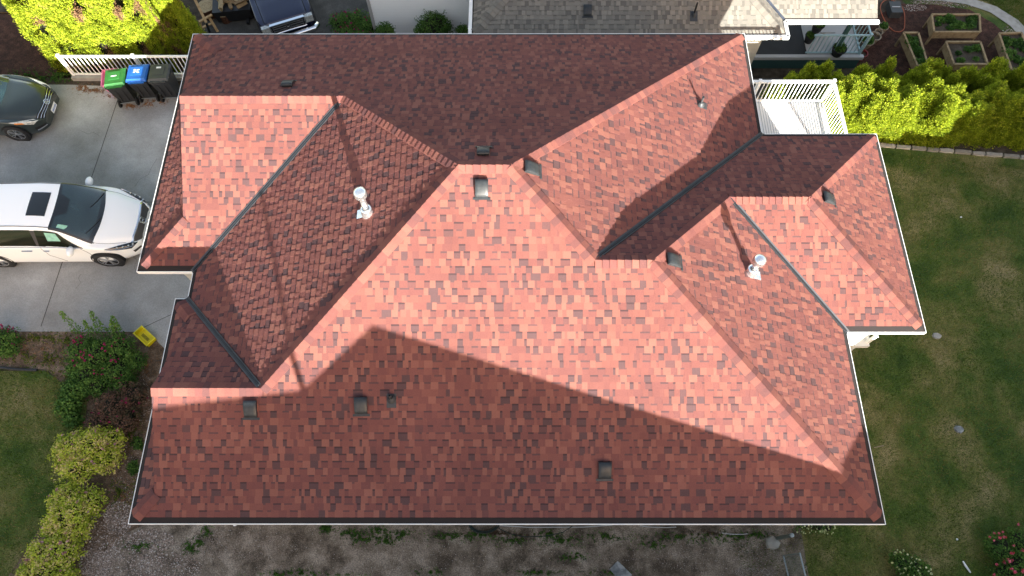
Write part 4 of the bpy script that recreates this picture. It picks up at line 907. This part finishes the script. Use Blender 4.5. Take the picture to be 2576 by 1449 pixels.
for f_ in (lambda q: q, mir):
    c.patch(van, 'side_window', M['dglass'], quad=f_([(4.55, 4.05), (7.9, 4.12), (7.75, 4.92), (6.3, 4.92)]), off=.006, nu=14)
    c.patch(van, 'side_window', M['dglass'], quad=f_([(8.0, 4.12), (9.6, 4.12), (9.5, 4.92), (7.95, 4.92)]), off=.006, nu=12)
    c.patch(van, 'side_window', M['dglass'], quad=f_([(9.7, 4.12), (10.9, 4.12), (10.7, 4.92), (9.65, 4.92)]), off=.006)
    c.patch(van, 'door_pillar', M['seam'], quad=f_([(7.6, 4.08), (8.3, 4.12), (8.2, 4.90), (7.5, 4.90)]), off=.005, nu=4)
    hl = c.patch(van, 'headlight', M['dglass'], quad=f_([(.35, 4.0), (1.0, 3.3), (2.75, 3.95), (1.1, 4.8)]), off=.010); mb = MB(); c.line(mb, f_([(.7, 3.85), (1.5, 3.75), (2.5, 3.98)]), .010, M['chrome'], .016); [mb.lathe([(0, .01), (.022, .008), (.026, 0)], M['lamp'], 8, c=c.pt(*f_([(u, 4.05)])[0])+Vector((.01, 0, .016))) for u in (.8, 1.1, 1.4, 1.7)]; mb.build('lamp_element', hl, tone=False)
    c.patch(van, 'fog_lamp', M['seam'], quad=f_([(.25, 2.3), (.95, 1.9), (1.0, 2.6), (.3, 2.9)]), off=.010)
    mb = MB()
    for pts in ([(7.9, 4.0), (7.85, 2.2), (7.2, 1.2)], [(4.9, 4.0), (4.4, 2.6), (4.3, 1.0)], [(9.65, 4.0), (9.6, 1.2)], [(1.4, 4.9), (2.8, 5.05), (4.05, 5.3)]): c.line(mb, f_(pts), .0045, M['seam'], .002)
    c.line(mb, f_([(3.9, 5.2), (7.0, 5.35), (11, 5.35)]), .010, M['seam'], .004); mb.build('panel_gap', van, tone=False)
    mb = MB(); c.line(mb, f_([(4.6, 4.0), (8, 4.05), (10.9, 4.05)]), .010, M['chrome'], .006); mb.build('window_trim', van, tone=False)
    for u in (8.25, 7.55): mb = MB(); c.line(mb, f_([(u, 3.35), (u+.30, 3.35)]), .018, M['chrome'], .022); mb.build('door_handle', van, tone=False)
    q = f_([(5.5, 4.0)])[0]; pp = c.pt(*q); sg = 1 if pp.y > 0 else -1
    mb = MB(); m0 = Matrix.Translation((pp.x, pp.y+sg*.12, pp.z+.03)) @ Matrix.Diagonal((.09, .15, .11, 1)); mb.lathe([(.02, -1), (.6, -.8), (1, -.2), (.95, .4), (.6, .85), (.02, 1)], M['vanpaint'], 14, M=m0); mb.bar(pp, (pp.x, pp.y+sg*.12, pp.z), .05, .04, M['seam']); mb.build('wing_mirror', van, smooth=True, tone=False)
c.patch(van, 'window_cloth', M['mint'], quad=mir([(6.2, 4.45), (7.3, 4.40), (7.3, 4.82), (6.5, 4.84)]), off=.009, nu=4, nv=3)
c.patch(van, 'grille', M['seam'], quad=[(.0, 4.4), (1.05, 4.9), (1.05, 11.1), (.0, 11.6)], off=.008, nv=16)
mb = MB(); c.line(mb, [(1.0, 4.6), (1.08, 6), (1.1, 8), (1.08, 10), (1.0, 11.4)], .028, M['chrome'], .014); mb.build('chrome_bar', van, tone=False)
def emblem(t, M0, kind):
    mb = MB()
    if kind == 'H':
        pts = [(-.05, -.04), (-.055, .035), (0, .05), (.055, .035), (.05, -.04), (0, -.05)]; mb.tube([M0 @ Vector((x, y, 0)) for x, y in pts], .009, M['chrome'], 6, closed=True)
        for a_, b_ in (((-.025, -.035), (-.032, .04)), ((.025, -.035), (.032, .04)), ((-.028, 0), (.028, 0))): mb.tube([M0 @ Vector((*a_, 0)), M0 @ Vector((*b_, 0))], .008, M['chrome'], 6)
    elif kind == 'VW':
        mb.tube([M0 @ Vector((math.cos(k*.4488)*.06, math.sin(k*.4488)*.06, 0)) for k in range(14)], .008, M['chrome'], 6, closed=True)
        for a_, b_ in (((-.03, .05), (0, .008)), ((0, .008), (.03, .05)), ((-.05, .02), (-.025, -.045)), ((-.025, -.045), (0, -.005)), ((0, -.005), (.025, -.045)), ((.025, -.045), (.05, .02))): mb.tube([M0 @ Vector((*a_, 0)), M0 @ Vector((*b_, 0))], .006, M['chrome'], 6)
    else:
        mb.lathe([(0, .006), (.9, .004), (1, -.004)], M['trupaint'], 20, M=M0 @ Matrix.Diagonal((.10, .045, 1, 1))); mb.tube([M0 @ Vector((math.cos(k*.3307)*.10, math.sin(k*.3307)*.045, 0)) for k in range(19)], .006, M['chrome'], 6, closed=True)
        mb.tube([M0 @ Vector((x, y, .01)) for x, y in ((-.06, -.01), (-.045, .018), (-.03, .0), (-.01, .01), (.01, -.008), (.03, .012), (.06, .0))], .004, M['chrome'], 5)
    return mb.build('emblem', t, tone=False)
def facing(p, n, sc):
    n = Vector(n).normalized(); x = Vector((0, 1, 0)); y = n.cross(x)
    return Matrix.Translation(p) @ Matrix((x*sc, y*sc, n)).transposed().to_4x4()
nf = c.pt(.75, 8)
emblem(van, facing(nf+Vector((.045, 0, .03)), (.64, 0, .77), 1.5), 'H')
for x in (-.98, -3.98):
    for s_ in (-1, 1): arch(van, x, s_*.995, .37, s_); wheel(van, x, s_*.90, .37, s_, 5, R_(4) if x > -2 else 0)
mb = MB()
for a_, b_ in (((4.15, 6.0), (4.9, 7.6)), ((4.1, 8.3), (4.65, 9.9))): c.line(mb, [a_, b_], .010, M['black'], .022)
mb.build('wiper', van, tone=False)
pf = at(272, 655, .37); van.rotation_euler.z = R_(.5); van.location = (pf.x+.98, pf.y+.99, .014)
# --- grey sedan
SD_ = [(0, .52, .26, .44, .58, .50, .42, .62, .18), (.08, .72, .22, .50, .68, .68, .56, .73, .28), (.38, .85, .18, .60, .77, .82, .66, .83, .30), (.8, .885, .17, .68, .85, .86, .72, .90, .20), (1.15, .89, .17, .73, .89, .865, .76, .95, .18),
       (1.6, .89, .17, .75, .91, .865, .70, 1.18, .16), (2.0, .89, .17, .76, .92, .865, .62, 1.38, .1), (2.6, .89, .17, .77, .93, .865, .60, 1.46, 0), (3.3, .89, .17, .79, .95, .86, .58, 1.40, 0), (3.9, .87, .18, .80, .98, .84, .66, 1.08, 0), (4.4, .83, .22, .78, .95, .80, .62, 1.02, -.06), (4.55, .72, .34, .62, .82, .70, .5, .86, -.1)]
sed = thing('grey_sedan', (0, 0, 0), 'dark grey saloon car cut off by the left edge, nose towards the bins', 'car')
c = Car(SD_); c.body(sed, M['sedpaint'])
c.patch(sed, 'windscreen', M['glass'], 4.0, 6.0, 5.1, 10.9, .005, 12, 14)
c.patch(sed, 'grille', M['black'], quad=[(.1, 4.6), (1.15, 5.15), (1.15, 10.85), (.1, 11.4)], off=.008, nv=14)
mb = MB()
for u in (.35, .7, 1.02): c.line(mb, [(u, 4.8+u*.35), (u, 6.4), (u, 8), (u, 9.6), (u, 11.2-u*.35)], .009, M['chrome'], .014)
mb.build('grille_bar', sed, tone=False)
for f_ in (lambda q: q, mir):
    hl = c.patch(sed, 'headlight', M['lamp'], quad=f_([(.55, 4.3), (1.1, 3.45), (2.6, 4.0), (1.3, 5.0)]), off=.010)
    c.patch(sed, 'indicator', M['amber'], quad=f_([(1.6, 3.7), (2.2, 3.75), (2.2, 4.0), (1.7, 4.0)]), off=.013, nu=3, nv=3, parent=hl)
    c.patch(sed, 'fog_lamp', M['black'], quad=f_([(.15, 2.2), (1.2, 1.9), (1.2, 2.7), (.2, 3.0)]), off=.010)
    c.patch(sed, 'side_window', M['dglass'], quad=f_([(4.8, 4.1), (8.6, 4.15), (7.9, 4.9), (6.0, 4.9)]), off=.006, nu=12)
    mb = MB(); c.line(mb, f_([(1.2, 5.0), (2.6, 5.1), (4.0, 5.2)]), .004, M['seam'], .002); mb.build('panel_gap', sed, tone=False)
    mb = MB(); c.line(mb, f_([(.1, 1.6), (1.1, 1.5)]), .014, M['rim'], .012); mb.build('bumper_trim', sed, tone=False)
emblem(sed, facing(c.pt(.85, 8)+Vector((.05, 0, .03)), (.64, 0, .77), 1.3), 'VW')
pl = Matrix.Translation(c.pt(0, 8)*.0+Vector((.03, 0, .47))) @ Matrix.Rotation(R_(90), 4, 'Z') @ Matrix.Rotation(R_(90), 4, 'X')
mb = MB(); mb.box((0, 0, .006), (.32, .16, .01), M['sticker'], M=pl)
for k in range(6): mb.box((-.11+k*.044, -.005, .012), (.024, .06, .003), M['binblue'], M=pl)
mb.build('number_plate', sed, tone=False)
for x in (-.92, -3.55):
    for s_ in (-1, 1): arch(sed, x, s_*.892, .33, s_); wheel(sed, x, s_*.80, .33, s_, 5, 0, .2)
pf = at(44, 337, .33); sed.rotation_euler.z = R_(-1); sed.location = (pf.x+.92, pf.y+.85, .014)
# --- navy truck on the neighbour's driveway
TR = [(0, .80, .55, .95, 1.08, .80, .72, 1.14, .06), (.06, .93, .45, 1.0, 1.14, .90, .78, 1.20, .08), (.30, .99, .40, 1.05, 1.18, .96, .80, 1.24, .06), (.8, 1.0, .40, 1.08, 1.20, .97, .82, 1.28, .05), (1.35, 1.0, .40, 1.10, 1.22, .97, .84, 1.32, .05),
      (1.75, 1.0, .40, 1.12, 1.24, .97, .78, 1.62, .05), (2.1, 1.0, .40, 1.12, 1.25, .97, .74, 1.86, .03), (2.6, 1.0, .4, 1.12, 1.25, .97, .72, 1.93, 0), (4.2, 1.0, .4, 1.12, 1.25, .97, .72, 1.92, 0), (5.4, .99, .42, 1.1, 1.24, .96, .7, 1.88, 0), (5.7, .95, .5, 1.0, 1.15, .9, .66, 1.5, 0)]
tru = thing('navy_truck', (0, 0, 0), 'dark navy truck with chrome grille on the neighbour driveway at the top edge', 'truck')
c = Car(TR); c.body(tru, M['trupaint'])
c.patch(tru, 'windscreen', M['dglass'], 4.05, 6.0, 5.15, 10.85, .005, 10, 12)
mb = MB(); mb.box((.045, 0, .95), (.05, 1.16, .34), M['black']); mb.build('grille', tru, tone=False)
mb = MB(); mb.bar((.06, -.62, 1.15), (.06, .62, 1.15), .10, .05, M['chrome']); mb.bar((.07, -.60, .78), (.07, .60, .78), .06, .05, M['chrome'])
for s_ in (-.61, .61): mb.bar((.07, s_, .76), (.07, s_, 1.15), .05, .05, M['chrome'])
for z in (.87, .97, 1.06): mb.bar((.085, -.55, z), (.085, .55, z), .03, .022, M['rim'])
mb.build('grille_bar', tru, tone=False)
for s_ in (-1, 1):
    mb = MB(); mb.box((0.0, s_*.78, .98), (.16, .28, .26), M['lamp']); mb.build('headlight', tru, tone=False)
    mb = MB(); mb.box((.1, s_*.5, .5), (.12, .6, .18), M['chrome']); mb.build('fog_lamp_panel', tru, tone=False)
    mb = MB(); c.line(mb, [(1.2, 5.2 if s_ > 0 else 10.8), (4, 5.4 if s_ > 0 else 10.6)], .012, M['black'], .004); mb.build('bonnet_gap', tru, tone=False)
mb = MB(); mb.tube([(.02, -1.0, .6), (.17, -.85, .6), (.21, 0, .6), (.17, .85, .6), (.02, 1.0, .6)], .11, M['chrome'], 8); mb.build('bumper', tru, smooth=True, tone=False)
emblem(tru, Matrix.Translation((.11, 0, .96)) @ Matrix.Rotation(R_(90), 4, 'Z') @ Matrix.Rotation(R_(90), 4, 'X'), 'F')
for x in (-1.0, -4.4):
    for s_ in (-1, 1): arch(tru, x, s_*1.002, .40, s_); wheel(tru, x, s_*.9, .40, s_, 5, 0, .25)
pa, pb = at(660, 73, -1.25), at(782, 36, -1.25); tru.rotation_euler.z = math.atan2(-(pb.x-pa.x), (pb.y-pa.y)) if 0 else math.atan2(pb.y-pa.y, pb.x-pa.x)-math.pi/2
mid = (pa+pb)/2; dr = Vector((math.cos(tru.rotation_euler.z), math.sin(tru.rotation_euler.z), 0)); tru.location = (mid.x-dr.x*.06, mid.y-dr.y*.06, -2.38)

# ------------------------------------------------------------------ wheelie bins and tub
def wheelie(u, v, lid, label, rz, marks):
    p = at(u, v, 0); t = thing('wheelie_bin', (p.x, p.y, .012), label, 'wheelie bin', 'wheelie bins beside the white fence', rz)
    mb = MB(); A = [(-.20, -.22), (.20, -.22), (.20, .20), (-.20, .20)]; B = [(-.28, -.33), (.28, -.33), (.28, .29), (-.28, .29)]
    V = [Vector((x, y, .05)) for x, y in A]+[Vector((x, y, .93)) for x, y in B]; mb.mesh(V, [(3, 2, 1, 0), (4, 5, 6, 7)]+[(i, (i+1) % 4, (i+1) % 4+4, i+4) for i in range(4)], M['binblack'])
    for i in range(4):
        a_, b_ = Vector((*B[i], .91)), Vector((*B[(i+1) % 4], .91)); mb.bar(a_, b_, .04, .05, M['binblack'])
    for k in (-.1, .1): mb.box((k, -.30, .5), (.02, .03, .5), M['binblack'])
    mb.build('body', t, tone=False)
    mb = MB(); L1 = [(-.30, -.33, .965), (.30, -.33, .965), (.30, .33, .95), (-.30, .33, .95)]; L2 = [(-.26, -.28, 1.03), (.26, -.28, 1.03), (.27, .27, .995), (-.27, .27, .995)]; L0 = [(x, y, z-.05) for x, y, z in L1]
    mb.mesh([Vector(q) for q in L0+L1+L2], [(8, 9, 10, 11)]+[(i+4*k, (i+1) % 4+4*k, (i+1) % 4+4*k+4, i+4*k+4) for k in (0, 1) for i in range(4)], M[lid])
    mb.box((0, -.35, .95), (.46, .05, .05), M[lid]); [mb.box((k, -.36, .95), (.03, .06, .07), M[lid]) for k in (-.16, .16, 0)]; mb.box((0, .02, 1.02), (.34, .30, .02), M[lid])
    ld = mb.build('lid', t, tone=False)
    if marks:
        mb = MB()
        for x, y, w_, h_ in marks: mb.box((x, y, 1.034), (w_, h_, .004), M['sticker'])
        mb.build('sticker', ld, tone=False)
    for s_ in (-1, 1):
        mb = MB(); mb.lathe([(.0, -.03), (.085, -.03), (.12, -.02), (.12, .02), (.085, .03), (.07, .015), (0, .015)], M['rubber'], 18, M=Matrix.Rotation(math.pi/2, 4, 'Y')); o = mb.build('wheel', t, loc=(s_*.26, -.26, .12), smooth=True, tone=False)
    mb = MB(); mb.tube([(-.26, -.26, .12), (.26, -.26, .12)], .012, M['zinc'], 8); mb.build('axle', t, tone=False)
    mb = MB(); mb.tube([(-.2, -.40, .92), (.2, -.40, .92)], .015, M['binblack'], 8); mb.build('handle', t, tone=False)
wheelie(330, 248, 'bingreen', 'black wheelie bin with a green lid, nearest the pink tub', R_(10), [(0, .0, .16, .03)])
wheelie(384, 237, 'binblue', 'black wheelie bin with a blue lid carrying a white sticker', R_(4), [(-.05, .06, .06, .05), (.05, .06, .08, .03), (.0, 0, .12, .03), (-.06, -.03, .05, .03), (.06, -.04, .07, .03)])
wheelie(437, 236, 'bingrey', 'all grey wheelie bin beside the roof edge', R_(4), [(0, .13, .14, .06)])
p = at(268, 222, 0); t = thing('pink_tub', (p.x+.24, p.y+.12, .012), 'pink plastic tub standing behind the green-lidded bin', 'tub', rz=R_(10))
mb = MB(); V = [Vector((x*.17, y*.26, .02)) for x, y in ((-1, -1), (1, -1), (1, 1), (-1, 1))]+[Vector((x*.21, y*.31, .36)) for x, y in ((-1, -1), (1, -1), (1, 1), (-1, 1))]
mb.mesh(V, [(3, 2, 1, 0)]+[(i, (i+1) % 4, (i+1) % 4+4, i+4) for i in range(4)], M['pinkpl']); mb.mesh([q*.93+Vector((0, 0, .03)) for q in V], [(0, 1, 2, 3)]+[(i+4, (i+1) % 4+4, (i+1) % 4, i) for i in range(4)], M['pinkpl']); mb.build('tub', t, tone=False)
mb = MB()
for i in range(4): a_, b_ = V[4+i], V[4+(i+1) % 4]; mb.bar(a_, b_, .035, .02, M['pinkpl'])
mb.build('rim', t, tone=False)
# yellow crate, upside down
P = [at(u, v, .16) for u, v in ((357, 820), (388, 851), (369, 868), (334, 838))]
ctr = sum(P, Vector())/4; t = thing('yellow_crate', (ctr.x, ctr.y, .012), 'bright yellow plastic crate lying on the driveway by the planting bed', 'crate')
ax = ((P[1]-P[0])+(P[2]-P[3])).normalized(); t.rotation_euler.z = math.atan2(ax.y, ax.x); Lx = ((P[1]-P[0]).length+(P[2]-P[3]).length)/2; Ly = ((P[3]-P[0]).length+(P[2]-P[1]).length)/2
Hc = .13
mb = MB(); th = .015
mb.box((0, 0, .02), (Lx, Ly, .02), M['yellow'])
for sx in (-1, 1): mb.box((sx*(Lx/2-th/2), 0, Hc/2+.01), (th, Ly-.002, Hc), M['yellow']); mb.box((sx*(Lx/2), 0, Hc), (.03, Ly+.03, .025), M['yellow'])
for sy in (-1, 1): mb.box((0, sy*(Ly/2-th/2), Hc/2+.01), (Lx-.002, th, Hc), M['yellow']); mb.box((0, sy*(Ly/2), Hc), (Lx-.03, .03, .024), M['yellow'])
for k in range(5): mb.box((0, -Ly*.3+k*Ly*.15, .034), (Lx*.9, .02, .01), M['yellow'])
mb.build('body', t, tone=False)
mb = MB()
for i in range(11):
    for j in range(4): mb.box((-Lx*.22+i*Lx*.044, -Ly*.16+j*Ly*.075, .042), (Lx*.026, Ly*.05, .004), M['print'])
mb.build('vent_slot', t, tone=False)

# ------------------------------------------------------------------ things on the south strip
t = thing('hose_coil', G(1218, 1318), 'coil of dark garden hose on the gravel at the wall', 'hose'); mb = MB(); r = random.Random(2)
mb.tube([(math.cos(a_)*(.30+.03*math.sin(a_*.37))*1.15, math.sin(a_)*(.20+.02*math.cos(a_*.53)), .03+.012*a_/6) for a_ in [i*.35 for i in range(110)]], .011, M['hose'], 6); mb.build('coil', t, tone=False)
mb = MB(); mb.tube([(.35, -.1, .04), (.6, -.22, .03), (1.0, -.3, .03), (1.5, -.28, .03), (1.9, -.2, .03), (2.15, -.05, .05)], .010, M['hose'], 6); mb.build('loose_end', t, tone=False)
for (u0, v0_, u1, v1_), lab in (((1255, 1322, 1540, 1321), 'long white plastic pipe against the wall beside the hose'), ((1610, 1323, 1700, 1326), 'short white pipe along the wall, next towards the lawn'), ((1815, 1341, 1880, 1343), 'broken white pipe lying loose on the gravel')):
    a_, b_ = G(u0, v0_, .04), G(u1, v1_, .04); mb = MB(); mid = (a_+b_)/2+Vector((0, -.05 if u0 < 1300 else 0, 0)); mb.tube([a_-mid, (a_-mid)*.5+Vector((0, -.02, 0)), (b_-mid)*.5+Vector((0, -.02, 0)), b_-mid], .012, M['pgrey'], 7); tag(mb.build('white_pipe', loc=mid, tone=False), lab, 'pipe', 'white pipes on the gravel')
a_, b_ = G(1535, 1428), G(1570, 1470); mb = MB(); 
V = [G(1532, 1432), G(1553, 1410), G(1590, 1446), G(1570, 1475)][::-1]; ctr = sum(V, Vector())/4; V = [q-ctr for q in V][::-1]
mb.mesh(V+[q*.96+Vector((0, 0, .06)) for q in V], [(4, 5, 6, 7)]+[(i, (i+1) % 4, (i+1) % 4+4, i+4) for i in range(4)], M['slate']); tag(mb.build('slate_slab', loc=ctr, tone=False), 'marbled grey-blue stone slab on the gravel at the bottom edge', 'slab')
p = G(1940, 1367); mb = MB(); r = random.Random(6)
V = []; 
for k, (rad, z) in enumerate(((.16, 0), (.19, .08), (.15, .17), (.05, .21))): V += [Vector((math.cos(j*.785)*rad*r.uniform(.8, 1.15), math.sin(j*.785)*rad*r.uniform(.75, 1.1), z)) for j in range(8)]
mb.mesh(V, [(i*8+j, i*8+(j+1) % 8, i*8+8+(j+1) % 8, i*8+8+j) for i in range(3) for j in range(8)]+[tuple(range(24, 32))], M['kerb']); tag(mb.build('boulder', loc=p, tone=False), 'grey boulder at the foot of the dark fence post', 'rock')
p = G(1948, 1364); mb = MB(); mb.tube([(0, 0, 0), (0, 0, 1.15)], .045, M['green'], 10); mb.lathe([(.05, 1.15), (.05, 1.19), (0, 1.2)], M['zinc'], 10); tag(mb.build('fence_post', loc=p+Vector((.02, .08, 0)), tone=False), 'dark round gate post rising beside the boulder', 'post')
# chain-link gate, vertical, swung open
p0, p1 = G(1992, 1434), G(1985, 1480); Hg = 1.15; dr = Vector((.10, -1, 0)).normalized()
g0 = G(1968, 1398); 
t = thing('chain_link_gate', (g0.x, g0.y, g0.z), 'open chain-link gate with grey tube frame on the bottom edge', 'gate'); L_ = 1.0
fr = [Vector((0, 0, .08)), Vector((0, 0, Hg)), dr*L_+Vector((0, 0, Hg)), dr*L_+Vector((0, 0, .08))]
mb = MB(); mb.tube(fr, .02, M['zinc'], 8, closed=True); mb.build('frame', t, tone=False)
mb = MB(); k = -1.2
while k < L_:
    for sg in (1, -1):
        pts = []
        for f in (0, 1):
            s_ = k+f*Hg if sg > 0 else k+(1-f)*Hg; pts.append((s_, .08+f*(Hg-.08)))
        (s0_, z0_), (s1_, z1_) = pts
        def cl(s_, z_):
            return s_, z_
        a_ = Vector((dr.x*s0_, dr.y*s0_, z0_)); b_ = Vector((dr.x*s1_, dr.y*s1_, z1_))
        # clip to the frame
        lo, hi = 0.0, 1.0
        ds = s1_-s0_
        if abs(ds) > 1e-6:
            f0, f1 = (0-s0_)/ds, (L_-s0_)/ds; lo, hi = max(lo, min(f0, f1)), min(hi, max(f0, f1))
        if hi > lo+.02: mb.tube([a_.lerp(b_, lo), a_.lerp(b_, hi)], .0022, M['mesh'], 3, caps=False)
    k += .06
mb.build('mesh', t, tone=False)
p = G(2430, 1426); mb = MB(); mb.tube([(-.06, .13, .03), (-.03, .02, .05), (.06, -.13, .03)], [.02, .03, .02], M['white'], 6); tag(mb.build('white_scrap', loc=p, tone=False), 'curved white plastic scrap on the lawn beside the pink roses', 'scrap')
for u, v in ((2417, 547), (2007+400, 1357)):
    p = G(u, v); mb = MB(); mb.lathe([(.0, 0), (.028, .005), (.024, .028), (.0, .04)], M['sticker'], 8); tag(mb.build('white_ball', loc=p, tone=False), 'small white lump on the grass near the hedge' if v < 900 else 'small white lump on the grass near the bottom roses', 'litter')
p = G(2200, 1126); mb = MB(); mb.tube([(-.12, 0, .02), (0, .02, .03), (.14, .05, .02)], .01, M['terra'], 5); tag(mb.build('cut_stick', loc=p+Vector((.1, 0, 0)), tone=False), 'pale stick lying on the lawn by the right gutter', 'stick')
mb = MB(); ln = [G(0, 925), G(45, 930), G(95, 932)]; c0 = ln[1].copy(); mb.tube([q-c0+Vector((0, 0, .03)) for q in ln], .035, M['binblack'], 6); tag(mb.build('lawn_edging', loc=c0, tone=False), 'black plastic lawn edging at the left edge of the photo', 'edging')
mb = MB(); ln = [G(165, 1305), G(140, 1370), G(105, 1400), G(90, 1449)]; c0 = ln[1].copy(); mb.tube([q-c0+Vector((0, 0, .01)) for q in ln], .025, M['binblack'], 6); tag(mb.build('lawn_edging', loc=c0, tone=False), 'black plastic lawn edging beside the lowest golden shrub', 'edging')

# ------------------------------------------------------------------ neighbour's firewood corner
def A4(u, v, z=-2.4): return at(u, v, z)
pts = [A4(488, 0, -1.7), A4(528, 82, -2.35)]
t = thing('timber_sawhorse', (A4(520, 60).x, A4(520, 60).y, -2.4), 'new pine timber frame leaning beside the firewood', 'timber frame'); o0 = t.location
def beam(a_, b_, n, w_=.09, h_=.045): mb = MB(); mb.bar(a_-Vector(o0), b_-Vector(o0), w_, h_, M['timber']); mb.build(n, t, tone=False)
beam(A4(484, -14, -1.1), A4(519, 57, -1.5), 'long_beam'); beam(A4(501, 55, -1.75), A4(533, 37, -1.75), 'cross_beam'); beam(A4(527, 45, -1.9), A4(548, 80, -2.3), 'leg'); beam(A4(503, 55, -1.9), A4(508, 82, -2.3), 'leg'); beam(A4(508, 70, -2.2), A4(535, 58, -2.2), 'cross_beam')
mb = MB(); mb.bar(A4(519, 58, -1.55)-Vector(o0), A4(528, 82, -1.9)-Vector(o0), .07, .05, M['binblack']); mb.build('strap', t, tone=False)
def round_log(u, v, r0, h, label):
    p = A4(u, v, -2.4+h); mb = MB(); rr = random.Random(int(u)); n = 16; ring = [rr.uniform(.9, 1.08) for _ in range(n)]
    V0 = [Vector((math.cos(6.283*k/n)*r0*ring[k], math.sin(6.283*k/n)*r0*ring[k], 0)) for k in range(n)]
    mb.mesh(V0+[q+Vector((0, 0, h)) for q in V0], [(k, (k+1) % n, (k+1) % n+n, k+n) for k in range(n)], M['rust'], .1); mb.face([q+Vector((0, 0, h+.001)) for q in V0], M['log'], .8)
    mb.lathe([(r0*.55, h+.003), (r0*.5, h+.003)], M['log'], 12, tone=.45); mb.lathe([(r0*.3, h+.003), (r0*.26, h+.003)], M['log'], 12, tone=.45)
    o = mb.build('log_round', loc=(p.x, p.y, -2.4)); tag(o, label, 'log', 'cut log rounds by the firewood')
round_log(520, 14, .33, .4, 'largest cut log round under the pine beam'); round_log(562, 33, .2, .35, 'smaller log round beside the firewood box')
mb = MB(); p = A4(590, 30, -2.2); t = thing('firewood_box', (p.x, p.y+.1, -2.4), 'black cart box heaped with split firewood', 'firewood box', rz=R_(8))
mb = MB(); mb.box((0, 0, .32), (1.25, .8, .5), M['binblack'], taper=1.1); mb.box((.45, -.5, .08), (.1, .25, .1), M['binblack']); mb.build('box', t, tone=False)
r = random.Random(8)
for k in range(16):
    mb = MB(); L_ = r.uniform(.3, .5); rr = r.uniform(.06, .1); rot = Matrix.Translation((r.uniform(-.42, .42), r.uniform(-.25, .28), .6+r.uniform(0, .2))) @ Matrix.Rotation(r.uniform(0, 3.1), 4, 'Z') @ Matrix.Rotation(R_(90)+r.uniform(-.3, .3), 4, 'Y')
    mb.lathe([(0, -L_/2), (rr, -L_/2), (rr*.95, L_/2), (0, L_/2)], M['log'], 3 if k % 2 else 4, M=rot, tone=r.uniform(.3, .95)); o = mb.build('firewood_log', t)

# ------------------------------------------------------------------ the street side south of the camera: what shades the yard
def wpt(w_, q, s_=-8.0):                 # w across the sun's path, q = sun-line height
    nx, ny_ = math.cos(R_(SUN_AZ-180)), -math.sin(R_(SUN_AZ-180)); hx, hy = -math.sin(R_(SUN_AZ)), -math.cos(R_(SUN_AZ))
    return Vector((nx*w_+hx*s_, ny_*w_+hy*s_, q-s_*math.tan(R_(SUN_EL))))
sn = thing('south_house', (0, 0, 0), 'two storey house outside the photo that shades the lower roof', 'house')
prof = [(-15, 5.45), (-2.75, 5.36), (-1.04, 6.10), (2.7, 4.80), (6.83, 3.40), (8.0, 3.12), (8.5, 1.6)]
mb = MB(); hv = (wpt(0, 0)-wpt(0, 0, -12.0)); hv.z = 0; hv.normalize()
ridge = [wpt(*p) for p in prof]
for a_, b_ in zip(ridge, ridge[1:]):
    for s_ in (-1, 1): o_ = hv*s_*3.2; mb.face([a_, b_, Vector((b_.x+o_.x, b_.y+o_.y, max(1, b_.z-2.2))), Vector((a_.x+o_.x, a_.y+o_.y, max(1, a_.z-2.2)))], M['nshingle'], .5)
mb.build('roof', sn)
mb = MB()
for a_, b_ in zip(ridge, ridge[1:]):
    for s_ in (-1, 1): o_ = hv*s_*3.0; mb.face([Vector((a_.x+o_.x, a_.y+o_.y, -.5)), Vector((b_.x+o_.x, b_.y+o_.y, -.5)), Vector((b_.x+o_.x, b_.y+o_.y, max(1, b_.z-2.2))), Vector((a_.x+o_.x, a_.y+o_.y, max(1, a_.z-2.2)))], M['siding'])
mb.face([(p.x, p.y, -.5) if 0 else (p.x, p.y, p.z) for p in (ridge[0], ridge[0]+hv*3.0-Vector((0, 0, 2.2)), Vector((*(ridge[0]+hv*3.0).xy, -.5)), Vector((*(ridge[0]-hv*3.0).xy, -.5)), ridge[0]-hv*3.0-Vector((0, 0, 2.2)))], M['siding'])
mb.build('wall', sn, tone=False)
p = wpt(-2.72, 6.3, -10.5); mb = MB(); mb.tube([(0, 0, 0), (0, 0, p.z)], [.10, .06], M['oldwood'], 10); mb.bar((-.5, 0, p.z-2.5), (.5, 0, p.z-2.5), .1, .1, M['oldwood']); tag(mb.build('utility_pole', loc=(p.x, p.y, 0), tone=False), 'wooden utility pole south of the house', 'pole')
# unseen hedge added and shaped to shade the lawn; tall conifers to the south-east
def mass(name, prof_, s_, dep, label, cat):
    mb = MB(); r = random.Random(int(s_*10)); t = thing(name, (0, 0, 0), label, cat)
    P = [wpt(w_, q, s_) for w_, q in prof_]; 
    for a_, b_ in zip(P, P[1:]):
        k = max(2, int((b_-a_).length/.4))
        for i in range(k):
            c0, c1 = a_.lerp(b_, i/k), a_.lerp(b_, (i+1)/k)
            for sd in (-1, 1): o_ = hv*sd*dep; mb.face([c0+Vector((0, 0, r.uniform(-.12, .12))), c1+Vector((0, 0, r.uniform(-.12, .12))), Vector((c1.x+o_.x, c1.y+o_.y, -1)), Vector((c0.x+o_.x, c0.y+o_.y, -1))], M['leaf'], r.random())
    mb.build('crown', t); return t
mass('shade_hedge', [(7.9, 2.4), (8.4, 1.35), (13, 1.35), (16.2, 1.65), (17.6, 2.6), (18.3, 3.2)], -8.5, .8, 'unseen hedge south of the right lawn, shaped to shade it', 'hedge')
mass('conifer_row', [(17.35, .5), (17.9, 5.8), (19.5, 8), (30, 9)], -8.0, 1.6, 'tall dense conifers south-east of the lawn', 'trees')
